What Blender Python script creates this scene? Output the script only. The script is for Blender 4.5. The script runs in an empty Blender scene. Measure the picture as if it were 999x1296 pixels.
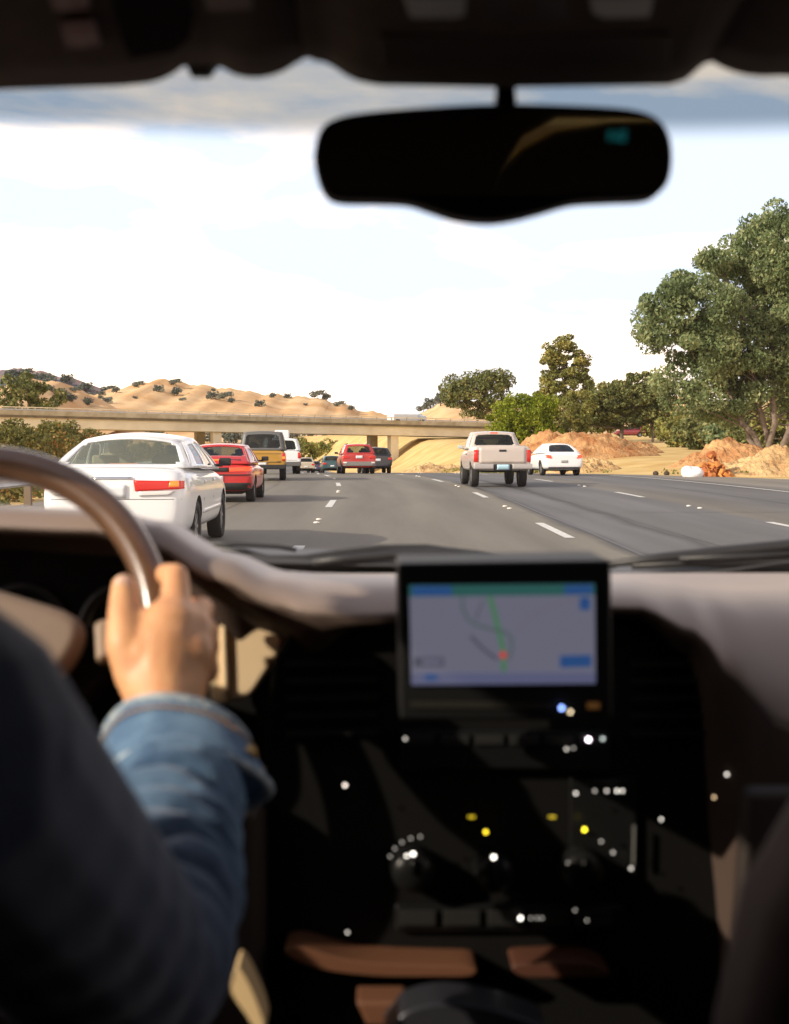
import bpy, bmesh, math, random
from mathutils import Vector, Matrix
from mathutils.bvhtree import BVHTree
from mathutils import noise as mn
R = math.radians
random.seed(7)
COL = bpy.context.scene.collection
CAMZ = 1.35
F = 1700.0
YAW = math.atan(24.5/F)      # camera turned right by this
PITCH = math.atan(86.0/F)    # and down by this
# camera basis
fw = Vector((math.sin(YAW)*math.cos(PITCH), math.cos(YAW)*math.cos(PITCH), -math.sin(PITCH)))
rt = Vector((math.cos(YAW), -math.sin(YAW), 0))
up = rt.cross(fw)

def ray(px, py):
    return fw + rt*((px-499.5)/F) + up*(-(py-648)/F)
def P(px, py, Y):
    d = ray(px, py); return Vector((0, 0, CAMZ)) + d*(Y/d.y)

# ------------------------------------------------------------------ materials
def hexc(c): return tuple(c)+(1.0,)
MATS = {}
def mat(name, col, rough=0.6, metal=0.0, spec=0.5, noise=None, emit=None, bump=None, coat=0.0, sheen=0.0, coords='Object'):
    """noise=(scale, col2, contrast)  bump=(scale, strength)"""
    if name in MATS: return MATS[name]
    m = bpy.data.materials.new(name); m.use_nodes = True
    nt = m.node_tree; b = nt.nodes['Principled BSDF']
    b.inputs['Base Color'].default_value = hexc(col)
    b.inputs['Roughness'].default_value = rough
    b.inputs['Metallic'].default_value = metal
    b.inputs['Specular IOR Level'].default_value = spec
    b.inputs['Coat Weight'].default_value = coat
    b.inputs['Sheen Weight'].default_value = sheen
    tc = nt.nodes.new('ShaderNodeTexCoord')
    if noise:
        n = nt.nodes.new('ShaderNodeTexNoise'); n.inputs['Scale'].default_value = noise[0]
        n.inputs['Detail'].default_value = 6
        r = nt.nodes.new('ShaderNodeValToRGB')
        k = noise[2] if len(noise) > 2 else .15
        r.color_ramp.elements[0].position = .5-k; r.color_ramp.elements[1].position = .5+k
        r.color_ramp.elements[0].color = hexc(col); r.color_ramp.elements[1].color = hexc(noise[1])
        nt.links.new(tc.outputs[coords], n.inputs['Vector'])
        nt.links.new(n.outputs['Fac'], r.inputs['Fac'])
        nt.links.new(r.outputs['Color'], b.inputs['Base Color'])
    if bump:
        n2 = nt.nodes.new('ShaderNodeTexNoise'); n2.inputs['Scale'].default_value = bump[0]; n2.inputs['Detail'].default_value = 5
        bp = nt.nodes.new('ShaderNodeBump'); bp.inputs['Strength'].default_value = bump[1]
        bp.inputs['Distance'].default_value = bump[2] if len(bump) > 2 else .01
        nt.links.new(tc.outputs[coords], n2.inputs['Vector'])
        nt.links.new(n2.outputs['Fac'], bp.inputs['Height'])
        nt.links.new(bp.outputs['Normal'], b.inputs['Normal'])
    if emit:
        b.inputs['Emission Color'].default_value = hexc(emit[0]); b.inputs['Emission Strength'].default_value = emit[1]
    MATS[name] = m
    return m

def glass_mat(name, tint, trans=0.75, rough=.03):
    if name in MATS: return MATS[name]
    m = bpy.data.materials.new(name); m.use_nodes = True
    nt = m.node_tree; nt.nodes.clear()
    o = nt.nodes.new('ShaderNodeOutputMaterial')
    t = nt.nodes.new('ShaderNodeBsdfTransparent'); t.inputs['Color'].default_value = hexc(tint)
    g = nt.nodes.new('ShaderNodeBsdfGlossy'); g.inputs['Roughness'].default_value = rough
    d = nt.nodes.new('ShaderNodeBsdfDiffuse'); d.inputs['Color'].default_value = (.05, .055, .05, 1)
    m1 = nt.nodes.new('ShaderNodeMixShader'); m1.inputs[0].default_value = 1-trans
    nt.links.new(t.outputs[0], m1.inputs[1]); nt.links.new(d.outputs[0], m1.inputs[2])
    fr = nt.nodes.new('ShaderNodeFresnel'); fr.inputs['IOR'].default_value = 1.5
    m2 = nt.nodes.new('ShaderNodeMixShader')
    nt.links.new(fr.outputs[0], m2.inputs[0]); nt.links.new(m1.outputs[0], m2.inputs[1]); nt.links.new(g.outputs[0], m2.inputs[2])
    nt.links.new(m2.outputs[0], o.inputs['Surface'])
    MATS[name] = m
    return m

def leaf_mat(name, c1, c2, c3=None, trans=.25):
    if name in MATS: return MATS[name]
    m = bpy.data.materials.new(name); m.use_nodes = True
    nt = m.node_tree; b = nt.nodes['Principled BSDF']; o = nt.nodes['Material Output']
    b.inputs['Roughness'].default_value = .6; b.inputs['Specular IOR Level'].default_value = .25
    g = nt.nodes.new('ShaderNodeNewGeometry'); r = nt.nodes.new('ShaderNodeValToRGB')
    tc = nt.nodes.new('ShaderNodeTexCoord'); n = nt.nodes.new('ShaderNodeTexNoise'); n.inputs['Scale'].default_value = .55
    n.inputs['Detail'].default_value = 3
    ad = nt.nodes.new('ShaderNodeMath'); ad.operation = 'MULTIPLY_ADD'; ad.inputs[1].default_value = .45
    ml = nt.nodes.new('ShaderNodeMath'); ml.operation = 'MULTIPLY'; ml.inputs[1].default_value = .9
    nt.links.new(tc.outputs['Object'], n.inputs['Vector']); nt.links.new(n.outputs['Fac'], ml.inputs[0])
    nt.links.new(g.outputs['Random Per Island'], ad.inputs[0]); nt.links.new(ml.outputs[0], ad.inputs[2])
    e = r.color_ramp.elements
    e[0].position = .34; e[1].position = .76; e[0].color = hexc(c1); e[1].color = hexc(c2)
    if c3:
        x = e.new(.93); x.color = hexc(c3)
    nt.links.new(ad.outputs[0], r.inputs['Fac']); nt.links.new(r.outputs['Color'], b.inputs['Base Color'])
    tr = nt.nodes.new('ShaderNodeBsdfTranslucent'); nt.links.new(r.outputs['Color'], tr.inputs['Color'])
    mx = nt.nodes.new('ShaderNodeMixShader'); mx.inputs[0].default_value = trans
    nt.links.new(b.outputs[0], mx.inputs[1]); nt.links.new(tr.outputs[0], mx.inputs[2]); nt.links.new(mx.outputs[0], o.inputs['Surface'])
    MATS[name] = m
    return m

# ------------------------------------------------------------------ object helpers
def tag(o, label=None, cat=None, group=None, kind=None):
    if label: o['label'] = label
    if cat: o['category'] = cat
    if group: o['group'] = group
    if kind: o['kind'] = kind
    return o
def empty(name, loc=(0, 0, 0), rz=0, parent=None):
    o = bpy.data.objects.new(name, None); COL.objects.link(o); o.location = loc; o.rotation_euler = (0, 0, rz)
    o.empty_display_size = .2
    if parent: o.parent = parent
    return o
def copy_tree(o, parent=None):
    c = o.copy(); COL.objects.link(c)
    if parent: c.parent = parent
    for ch in [k for k in bpy.data.objects if k.parent == o and k != c]: copy_tree(ch, c)
    return c
def mesh_obj(name, verts, faces, material=None, parent=None, smooth=False, mats=None, midx=None):
    me = bpy.data.meshes.new(name); me.from_pydata([tuple(v) for v in verts], [], faces); me.update()
    for mm in (mats or [material]): me.materials.append(mm)
    if midx: me.polygons.foreach_set('material_index', midx)
    if smooth: me.polygons.foreach_set('use_smooth', [True]*len(me.polygons))
    o = bpy.data.objects.new(name, me); COL.objects.link(o)
    if parent: o.parent = parent
    return o
class MB:
    def __init__(s): s.v = []; s.f = []
    def add(s, vs, fs):
        n = len(s.v); s.v += [Vector(v) for v in vs]; s.f += [tuple(i+n for i in f) for f in fs]
    def box(s, c, d, rot=None):
        c = Vector(c); h = Vector(d)/2
        vs = [Vector((sx*h.x, sy*h.y, sz*h.z)) for sx in (-1, 1) for sy in (-1, 1) for sz in (-1, 1)]
        if rot is not None: vs = [rot @ v for v in vs]
        s.add([c+v for v in vs], [(0, 1, 3, 2), (4, 6, 7, 5), (0, 4, 5, 1), (2, 3, 7, 6), (0, 2, 6, 4), (1, 5, 7, 3)])
    def tube(s, pts, rad, n=8, cap=True):
        pts = [Vector(p) for p in pts]
        if not hasattr(rad, '__len__'): rad = [rad]*len(pts)
        vs = []; fs = []
        for i, p in enumerate(pts):
            t = (pts[min(i+1, len(pts)-1)]-pts[max(i-1, 0)]).normalized()
            a = t.cross(Vector((0, 0, 1)) if abs(t.z) < .9 else Vector((1, 0, 0))).normalized(); b = t.cross(a)
            for k in range(n):
                an = 2*math.pi*k/n; vs.append(p+(a*math.cos(an)+b*math.sin(an))*rad[i])
        for i in range(len(pts)-1):
            for k in range(n):
                fs.append((i*n+k, i*n+(k+1) % n, (i+1)*n+(k+1) % n, (i+1)*n+k))
        if cap:
            fs.append(tuple(range(n))[::-1]); fs.append(tuple((len(pts)-1)*n+k for k in range(n)))
        s.add(vs, fs)
    def lathe(s, prof, c, axis='X', n=24, closed=True):
        c = Vector(c); vs = []; fs = []
        m = len(prof)
        for k in range(n):
            an = 2*math.pi*k/n
            for (r, h) in prof:
                if axis == 'X': v = Vector((h, r*math.cos(an), r*math.sin(an)))
                elif axis == 'Y': v = Vector((r*math.cos(an), h, r*math.sin(an)))
                else: v = Vector((r*math.cos(an), r*math.sin(an), h))
                vs.append(c+v)
        for k in range(n):
            for j in range(m if closed else m-1):
                fs.append((k*m+j, k*m+(j+1) % m, ((k+1) % n)*m+(j+1) % m, ((k+1) % n)*m+j))
        s.add(vs, fs)
    def prism(s, poly, off):
        """poly: list of 3d points, off: vector"""
        n = len(poly); off = Vector(off); poly = [Vector(p) for p in poly]
        s.add(poly+[p+off for p in poly], [tuple(range(n)), tuple(range(2*n-1, n-1, -1))]+[(i, i+n, (i+1) % n+n, (i+1) % n) for i in range(n)])
    def ball(s, c, r, n=8, sc=(1, 1, 1)):
        c = Vector(c); vs = []; fs = []; m = n
        for i in range(m+1):
            th = math.pi*i/m
            for k in range(2*n):
                an = math.pi*k/n
                vs.append(c+Vector((r*sc[0]*math.sin(th)*math.cos(an), r*sc[1]*math.sin(th)*math.sin(an), r*sc[2]*math.cos(th))))
        for i in range(m):
            for k in range(2*n):
                fs.append((i*2*n+k, (i+1)*2*n+k, (i+1)*2*n+(k+1) % (2*n), i*2*n+(k+1) % (2*n)))
        s.add(vs, fs)
    def build(s, name, material, parent=None, smooth=False, bevel=0, seg=2, subd=0):
        o = mesh_obj(name, s.v, s.f, material, parent, smooth)
        bm = bmesh.new(); bm.from_mesh(o.data)
        bmesh.ops.recalc_face_normals(bm, faces=bm.faces); bm.to_mesh(o.data); bm.free()
        if bevel:
            b = o.modifiers.new('b', 'BEVEL'); b.width = bevel; b.segments = seg; b.limit_method = 'ANGLE'; b.angle_limit = R(35)
            o.data.polygons.foreach_set('use_smooth', [True]*len(o.data.polygons))
            w = o.modifiers.new('w', 'WEIGHTED_NORMAL'); w.keep_sharp = False
        if subd:
            b = o.modifiers.new('s', 'SUBSURF'); b.levels = subd; b.render_levels = subd
        return o
def grid_surf(name, fn, us, vs, material, parent=None, smooth=True, thick=0, keep=None):
    V = []; Fs = []
    for u in us:
        for v in vs: V.append(fn(u, v))
    nv = len(vs)
    for i in range(len(us)-1):
        for j in range(nv-1):
            if keep is None or keep((us[i]+us[i+1])/2, (vs[j]+vs[j+1])/2):
                Fs.append((i*nv+j, (i+1)*nv+j, (i+1)*nv+j+1, i*nv+j+1))
    used = sorted({i for f in Fs for i in f}); mp = {a: b for b, a in enumerate(used)}
    o = mesh_obj(name, [V[i] for i in used], [tuple(mp[i] for i in f) for f in Fs], material, parent, smooth)
    if thick:
        s = o.modifiers.new('t', 'SOLIDIFY'); s.thickness = thick; s.offset = 0
    return o
def lin(a, b, n): return [a+(b-a)*i/(n-1) for i in range(n)]
def sstep(a, b, x):
    t = max(0, min(1, (x-a)/(b-a))); return t*t*(3-2*t)
def interp(tab, x):
    if x <= tab[0][0]: return tab[0][1]
    for (a, b), (c, d) in zip(tab, tab[1:]):
        if x <= c: return b+(d-b)*(x-a)/(c-a)
    return tab[-1][1]
def interps(tab, x):
    if x <= tab[0][0]: return tab[0][1]
    for (a, b), (c, d) in zip(tab, tab[1:]):
        if x <= c:
            t = (x-a)/(c-a); t = t*t*(3-2*t); return b+(d-b)*t
    return tab[-1][1]
def hnoise(x, y, s=0):
    return (math.sin(x*1.3+y*.7+s)+math.sin(x*2.7-y*1.9+s*2.1)*.5+math.sin(x*5.1+y*4.3+s*.7)*.27+math.sin(-x*9.3+y*8.1+s*3)*.15)/1.9

# ------------------------------------------------------------------ render / world / camera
sc = bpy.context.scene
sc.render.engine = 'CYCLES'
sc.view_settings.view_transform = 'Standard'; sc.view_settings.look = 'None'; sc.view_settings.exposure = 0
sc.cycles.max_bounces = 8; sc.cycles.transparent_max_bounces = 24
SUN_DIR = Vector((-.80, -.42, .44)).normalized()    # towards the sun
w = bpy.data.worlds.new('World'); sc.world = w; w.use_nodes = True
nt = w.node_tree; nt.nodes.clear()
wo = nt.nodes.new('ShaderNodeOutputWorld')
sky = nt.nodes.new('ShaderNodeTexSky'); sky.sky_type = 'NISHITA'; sky.sun_disc = False
sky.sun_elevation = math.asin(SUN_DIR.z); sky.sun_rotation = math.atan2(SUN_DIR.x, SUN_DIR.y)
sky.dust_density = 3.0; sky.air_density = 1.2
b1 = nt.nodes.new('ShaderNodeBackground'); b1.inputs[1].default_value = .15
nt.links.new(sky.outputs[0], b1.inputs[0])
tc = nt.nodes.new('ShaderNodeTexCoord'); mp = nt.nodes.new('ShaderNodeMapping'); mp.inputs['Scale'].default_value = (2.2, 2.2, 7.5)
mp.inputs['Location'].default_value = (1.55, .4, .9)
n = nt.nodes.new('ShaderNodeTexNoise'); n.inputs['Scale'].default_value = 1.3; n.inputs['Detail'].default_value = 7; n.inputs['Distortion'].default_value = .5
cr = nt.nodes.new('ShaderNodeValToRGB'); ce = cr.color_ramp.elements
ce[0].position = .42; ce[0].color = (.99, 1.11, 1.32, 1); ce[1].position = .55; ce[1].color = (2.3, 1.8, 1.42, 1)
nt.links.new(tc.outputs['Generated'], mp.inputs[0]); nt.links.new(mp.outputs[0], n.inputs[0]); nt.links.new(n.outputs['Fac'], cr.inputs[0])
b2 = nt.nodes.new('ShaderNodeBackground'); b2.inputs[1].default_value = 1.0
nt.links.new(cr.outputs[0], b2.inputs[0])
sp = nt.nodes.new('ShaderNodeSeparateXYZ'); nt.links.new(tc.outputs['Generated'], sp.inputs[0])
mr = nt.nodes.new('ShaderNodeMapRange'); mr.inputs['From Min'].default_value = .34; mr.inputs['From Max'].default_value = .6
mr.inputs['To Min'].default_value = 1; mr.inputs['To Max'].default_value = .12
nt.links.new(sp.outputs['Z'], mr.inputs['Value'])
mx = nt.nodes.new('ShaderNodeMixShader'); nt.links.new(mr.outputs[0], mx.inputs[0])
nt.links.new(b1.outputs[0], mx.inputs[1]); nt.links.new(b2.outputs[0], mx.inputs[2]); nt.links.new(mx.outputs[0], wo.inputs[0])
sl = bpy.data.lights.new('sun', 'SUN'); sl.energy = 5.0; sl.angle = R(.6); sl.color = (1, .88, .72)
so = bpy.data.objects.new('sun', sl); COL.objects.link(so); so.rotation_euler = SUN_DIR.to_track_quat('Z', 'Y').to_euler()
cam = bpy.data.cameras.new('camera'); co = bpy.data.objects.new('camera', cam); COL.objects.link(co)
co.matrix_world = Matrix((( rt.x, up.x, -fw.x, 0), (rt.y, up.y, -fw.y, 0), (rt.z, up.z, -fw.z, CAMZ), (0, 0, 0, 1)))
cam.sensor_fit = 'VERTICAL'; cam.sensor_height = 36; cam.lens = F/1296*36
cam.clip_start = .02; cam.clip_end = 12000
cam.dof.use_dof = True; cam.dof.focus_distance = 22; cam.dof.aperture_fstop = 6.2
sc.camera = co

# ------------------------------------------------------------------ road & terrain functions
def SH(y):        # leftwards shift of the road centre line
    if y < 33: return 0.0
    if y < 66: return .0016*(y-33)**2
    return 1.742+.1056*(y-66)
def SHslope(y): return 0 if y < 33 else (.0032*(y-33) if y < 66 else .1056)
def G(y):
    k = 5.0; t = (y-62)/k
    sp_ = k*(math.log1p(math.exp(t)) if t < 30 else t)
    return max(-.021*sp_, -3.4)
def edge_r(y): return interp([(45, 18.2), (50, 17.3), (60, 14.2), (70, 11.9), (80, 11.5)], y)
def field(x, y):
    f = max(0, y-57)*.0165
    if y > 260: f = 203*.0165+(y-260)*.004
    return f
def terrain(x, y):
    d = x+SH(y); g = G(y)-.02; er = edge_r(y)+.1
    if d < er and d > -8.2: return g-.12 if (d < er-1 and d > -7.2) else g
    if d >= er:
        t = sstep(er+.5, er+9.5, d)
        return g+(field(x, y)-g)*t+.05*hnoise(x*.6, y*.6)*t
    t = sstep(-8.2, -17, d) if False else sstep(8.2, 17, -d)
    return g+(.3-g*.3)*t+.06*hnoise(x*.5, y*.5, 2)*t

# ground sheet
xs = sorted(set([-1500, -900, -500, -300, -200, -140, -100]+[round(-80+i*1.0, 2) for i in range(161)]+[100, 140, 200, 300, 500, 900, 1500]))
ys = sorted(set([-60, -30]+[round(-10+i*2.0, 2) for i in range(126)]+[250, 265, 280, 300, 330, 370, 420, 500, 600, 750, 1000, 1400, 2200, 4000]))
grass = mat('dry_grass', (.52, .33, .12), .95, noise=(.35, (.70, .52, .24), .2), bump=(3, .6, .08), spec=.1)
g = grid_surf('ground', lambda x, y: (x, y, terrain(x, y)), xs, ys, grass)
tag(g, 'dry straw coloured ground beside the highway', kind='structure')

def asphalt():
    m = bpy.data.materials.new('asphalt'); m.use_nodes = True; nt = m.node_tree; b = nt.nodes['Principled BSDF']
    uv = nt.nodes.new('ShaderNodeUVMap'); s = nt.nodes.new('ShaderNodeSeparateXYZ'); nt.links.new(uv.outputs[0], s.inputs[0])
    r = nt.nodes.new('ShaderNodeValToRGB'); mr = nt.nodes.new('ShaderNodeMapRange'); mr.inputs['From Min'].default_value = -10; mr.inputs['From Max'].default_value = 20
    nt.links.new(s.outputs['X'], mr.inputs['Value'])
    # wobble
    nz = nt.nodes.new('ShaderNodeTexNoise'); nz.inputs['Scale'].default_value = .25; nz.inputs['Detail'].default_value = 4
    nt.links.new(uv.outputs[0], nz.inputs['Vector'])
    wm = nt.nodes.new('ShaderNodeMath'); wm.operation = 'MULTIPLY_ADD'; wm.inputs[1].default_value = .016
    nt.links.new(nz.outputs['Fac'], wm.inputs[0]); nt.links.new(mr.outputs[0], wm.inputs[2])
    nt.links.new(wm.outputs[0], r.inputs['Fac'])
    warm = (.165, .150, .122, 1); warmd = (.135, .122, .102, 1); cool = (.115, .114, .118, 1); seam = (.05, .05, .052, 1); shl = (.2, .18, .155, 1)
    def pos(d): return (d+10)/30+.008
    E = r.color_ramp.elements
    E[0].position = pos(-9); E[0].color = shl; E[1].position = pos(19); E[1].color = shl
    for d, c in [(-5.2, shl), (-4.8, warmd), (-3, warm), (-1.9, warmd), (-1, warm), (-.1, warmd), (.9, warm), (1.9, warmd), (3.05, warm), (3.2, seam), (3.4, cool), (4.2, cool), (4.4, seam), (4.6, (.1, .1, .1, 1)), (5.6, cool), (6.7, cool), (7.0, warmd), (9.1, cool), (10.4, cool), (11.9, (.09, .088, .088, 1)), (13, shl)]:
        e = E.new(pos(d)); e.color = c
    n2 = nt.nodes.new('ShaderNodeTexNoise'); n2.inputs['Scale'].default_value = 12; n2.inputs['Detail'].default_value = 8; n2.inputs['Roughness'].default_value = .8
    nt.links.new(uv.outputs[0], n2.inputs['Vector'])
    mp = nt.nodes.new('ShaderNodeMapping'); mp.inputs['Scale'].default_value = (1.2, .08, 1); nt.links.new(uv.outputs[0], mp.inputs[0])
    n3 = nt.nodes.new('ShaderNodeTexNoise'); n3.inputs['Scale'].default_value = 1.0; n3.inputs['Detail'].default_value = 5; nt.links.new(mp.outputs[0], n3.inputs['Vector'])
    a = nt.nodes.new('ShaderNodeMath'); a.operation = 'MULTIPLY_ADD'; a.inputs[1].default_value = .7; a.inputs[2].default_value = .22
    nt.links.new(n2.outputs['Fac'], a.inputs[0])
    a2 = nt.nodes.new('ShaderNodeMath'); a2.operation = 'MULTIPLY_ADD'; a2.inputs[1].default_value = 1.0
    nt.links.new(n3.outputs['Fac'], a2.inputs[0]); nt.links.new(a.outputs[0], a2.inputs[2])
    mm = nt.nodes.new('ShaderNodeMix'); mm.data_type = 'RGBA'; mm.blend_type = 'MULTIPLY'; mm.inputs['Factor'].default_value = 1
    nt.links.new(r.outputs[0], mm.inputs['A']); nt.links.new(a2.outputs[0], mm.inputs['B'])
    nt.links.new(mm.outputs['Result'], b.inputs['Base Color'])
    b.inputs['Roughness'].default_value = .75; b.inputs['Specular IOR Level'].default_value = .3
    return m
asp = asphalt()
def dstrip(name, dfun, ylist, zoff, material, parent=None, uv=False):
    """dfun(y)->list of lateral positions"""
    V = []; Fs = []; UV = []
    for y in ylist:
        ds = dfun(y); nd = len(ds)
        for d in ds: V.append((d-SH(y), y, G(y)+zoff)); UV.append((d, y))
    for i in range(len(ylist)-1):
        for j in range(nd-1): Fs.append((i*nd+j, i*nd+j+1, (i+1)*nd+j+1, (i+1)*nd+j))
    o = mesh_obj(name, V, Fs, material, parent)
    if uv:
        l = o.data.uv_layers.new(name='UVMap')
        for lp in o.data.loops: l.data[lp.index].uv = UV[lp.vertex_index]
    return o
ry = lin(-30, 30, 7)[:-1]+lin(30, 140, 111)+lin(142, 420, 60)
road = dstrip('road', lambda y: lin(-7.9, edge_r(y), 10), ry, 0, asp, uv=True)
tag(road, 'grey asphalt highway with several lanes curving gently left', kind='structure')
wp = mat('road_paint_white', (.72, .71, .68), .6, noise=(18, (.5, .49, .46), .1))
yp = mat('road_paint_yellow', (.6, .42, .08), .6)
dash_mb = {}
def dashes(name, d, centres, half=1.83, wd=.075):
    V = []; Fs = []
    for c in centres:
        for k in range(4):
            y0 = c-half+2*half*k/4; y1 = c-half+2*half*(k+1)/4; n0 = len(V)
            V += [(d-wd-SH(y0), y0, G(y0)+.006), (d+wd-SH(y0), y0, G(y0)+.006), (d+wd-SH(y1), y1, G(y1)+.006), (d-wd-SH(y1), y1, G(y1)+.006)]
            Fs.append((n0, n0+1, n0+2, n0+3))
    return mesh_obj(name, V, Fs, wp, road)
for d, c0 in ((-1.0, 1.4), (2.8, 6.5), (6.8, 6.7)):
    dashes('lane_line', d, [c0+14.55*i for i in range(0, 14)])
dotm = MB()
for d, c0 in ((-1.0, 23.4), (2.8, 28.4), (6.8, 28.5)):
    for i in range(-1, 5):
        for q in (-.5, .5):
            y = c0+14.55*i+q
            if y > 2: dotm.ball((d-SH(y)-.0, y, G(y)+.012), .06, 4, (1, 1, .35))
dotm.build('raised_marker', mat('marker_ceramic', (.75, .72, .66), .4), road, True)
dstrip('edge_line', lambda y: [min(11.7, edge_r(y)-.55)-.07, min(11.7, edge_r(y)-.55)+.07], ry, .006, wp, road)
dstrip('edge_line', lambda y: [-4.95, -4.81], ry, .006, yp, road)
# tar seams
tar = mat('tar_sealant', (.035, .035, .036), .5)
for d0, ya, yb, wd_, sd in ((3.25, 6, 90, .03, 1), (4.6, 10, 60, .022, 2), (-3.1, 12, 70, .012, 4), (9.3, 18, 58, .018, 6)):
    dstrip('tar_seam', lambda y: [d0+.08*mn.noise(Vector((y*.12, sd, 0)))-wd_, d0+.08*mn.noise(Vector((y*.12, sd, 0)))+wd_], lin(ya, yb, 70), .004, tar, road)
for yy, da, db in ((33, -4.8, 2.8), (26.5, 2.8, 11)):
    V = []; Fs = []
    for i in range(30):
        d = da+(db-da)*i/29; q = yy+.12*mn.noise(Vector((d*1.5, yy, 0)))
        V += [(d-SH(q), q-.025, G(q)+.0045), (d-SH(q), q+.025, G(q)+.0045)]
    for i in range(29): Fs.append((2*i, 2*i+2, 2*i+3, 2*i+1))
    mesh_obj('tar_seam', V, Fs, tar, road)
# darker asphalt strip across the near lane
dstrip('dark_asphalt_strip', lambda y: [-3.9, -1.15], lin(13.5, 17.5, 9), .003, mat('dark_asphalt_strip', (.075, .072, .066), .8, noise=(9, (.10, .095, .088), .2)), road)

# ------------------------------------------------------------------ hills
def hill(name, tab, D, W, material, x0, x1, amp, nx=150, ny=26, seed=0, label=''):
    def fn(u, v):
        px = u; py = interps(tab, px)+1.2*math.sin(px*.21+seed)+.7*math.sin(px*.53)
        H = (562-py)/F*D+CAMZ+4
        yy = D+W*v
        x = (px-475)/F*D
        if v <= 0:
            t = 1+v; prof = t**1.15
            fold = amp*(mn.fractal(Vector((x*.011, v*1.1+seed, seed)), 1, 2, 5)*1.1)*(-v)*(1+v)*4+amp*.5*mn.fractal(Vector((x*.05, v*2+seed, seed)), 1, 2, 4)*min(1, -v*6)
            z = H*max(0, prof)+fold
        else: z = H*(1-v*v)
        return (x, yy, z-4)
    o = grid_surf(name, fn, lin(x0, x1, nx), [-1+.055*i for i in range(19)]+[0, .2, .5, 1], material)
    tag(o, label, kind='structure'); return o, fn
gold = mat('golden_hill', (.56, .32, .15), 1, noise=(.03, (.78, .55, .32), .2), spec=.05, bump=(.25, .4, 1))
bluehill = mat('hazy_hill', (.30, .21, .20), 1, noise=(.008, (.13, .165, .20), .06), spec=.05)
h1, f1 = hill('hills', [(-500, 470), (-200, 500), (60, 512), (125, 500), (150, 492), (190, 484), (210, 480), (245, 487), (300, 493), (335, 499), (395, 503), (430, 511), (465, 521), (520, 528), (560, 510), (640, 505), (760, 512), (845, 500), (900, 512), (1100, 500), (1600, 480)],
     900, 420, gold, -500, 1600, 3, nx=420, label='dry golden hills dotted with dark trees beyond the overpass')
h2, f2 = hill('hills', [(-500, 500), (-60, 500), (-5, 498), (20, 486), (45, 481), (75, 484), (105, 499), (130, 514), (170, 530)], 640, 220, gold, -500, 180, 2.5, nx=160, seed=2, label='small golden foothill at the left end of the overpass')
h3, f3 = hill('hills', [(-600, 480), (-60, 478), (0, 470), (18, 467), (42, 469), (90, 479), (130, 492), (165, 494), (220, 510), (300, 530)], 1700, 500, bluehill, -600, 330, 14, nx=200, seed=5, label='far hazy blue brown ridge on the left skyline')

# ------------------------------------------------------------------ trees
bark = mat('bark', (.13, .095, .07), .9, noise=(6, (.22, .17, .13), .2), bump=(12, .6, .02))
def leaves(mb, c, r, n, s, flat=1.0, droop=0):
    c = Vector(c); V = mb.v; Fs = mb.f
    for i in range(n):
        th = random.uniform(0, 2*math.pi); z = random.uniform(-1, 1); q = math.sqrt(1-z*z)
        rr = random.uniform(.35, 1)**.45
        p = c+Vector((r*q*math.cos(th)*rr, r*q*math.sin(th)*rr, r*flat*z*rr))
        a = Vector((random.gauss(0, 1), random.gauss(0, 1), random.gauss(0, 1)-droop)).normalized()
        b = a.cross(Vector((random.gauss(0, 1), random.gauss(0, 1), random.gauss(0, 1)))).normalized()
        k = s*random.uniform(.6, 1.3); n0 = len(V)
        V += [p-a*k, p+b*k*.5, p+a*k, p-b*k*.5]; Fs.append((n0, n0+1, n0+2, n0+3))
def limb(mb, p0, p1, r0, r1, wob=.1, n=5, seg=6):
    p0 = Vector(p0); p1 = Vector(p1); L = (p1-p0).length
    pts = []
    for i in range(n+1):
        t = i/n; w_ = wob*L*math.sin(t*math.pi)
        pts.append(p0.lerp(p1, t)+Vector((random.uniform(-w_, w_), random.uniform(-w_, w_), random.uniform(0, w_)*.4)))
    mb.tube(pts, [r0+(r1-r0)*i/n for i in range(n+1)], seg)
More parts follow.
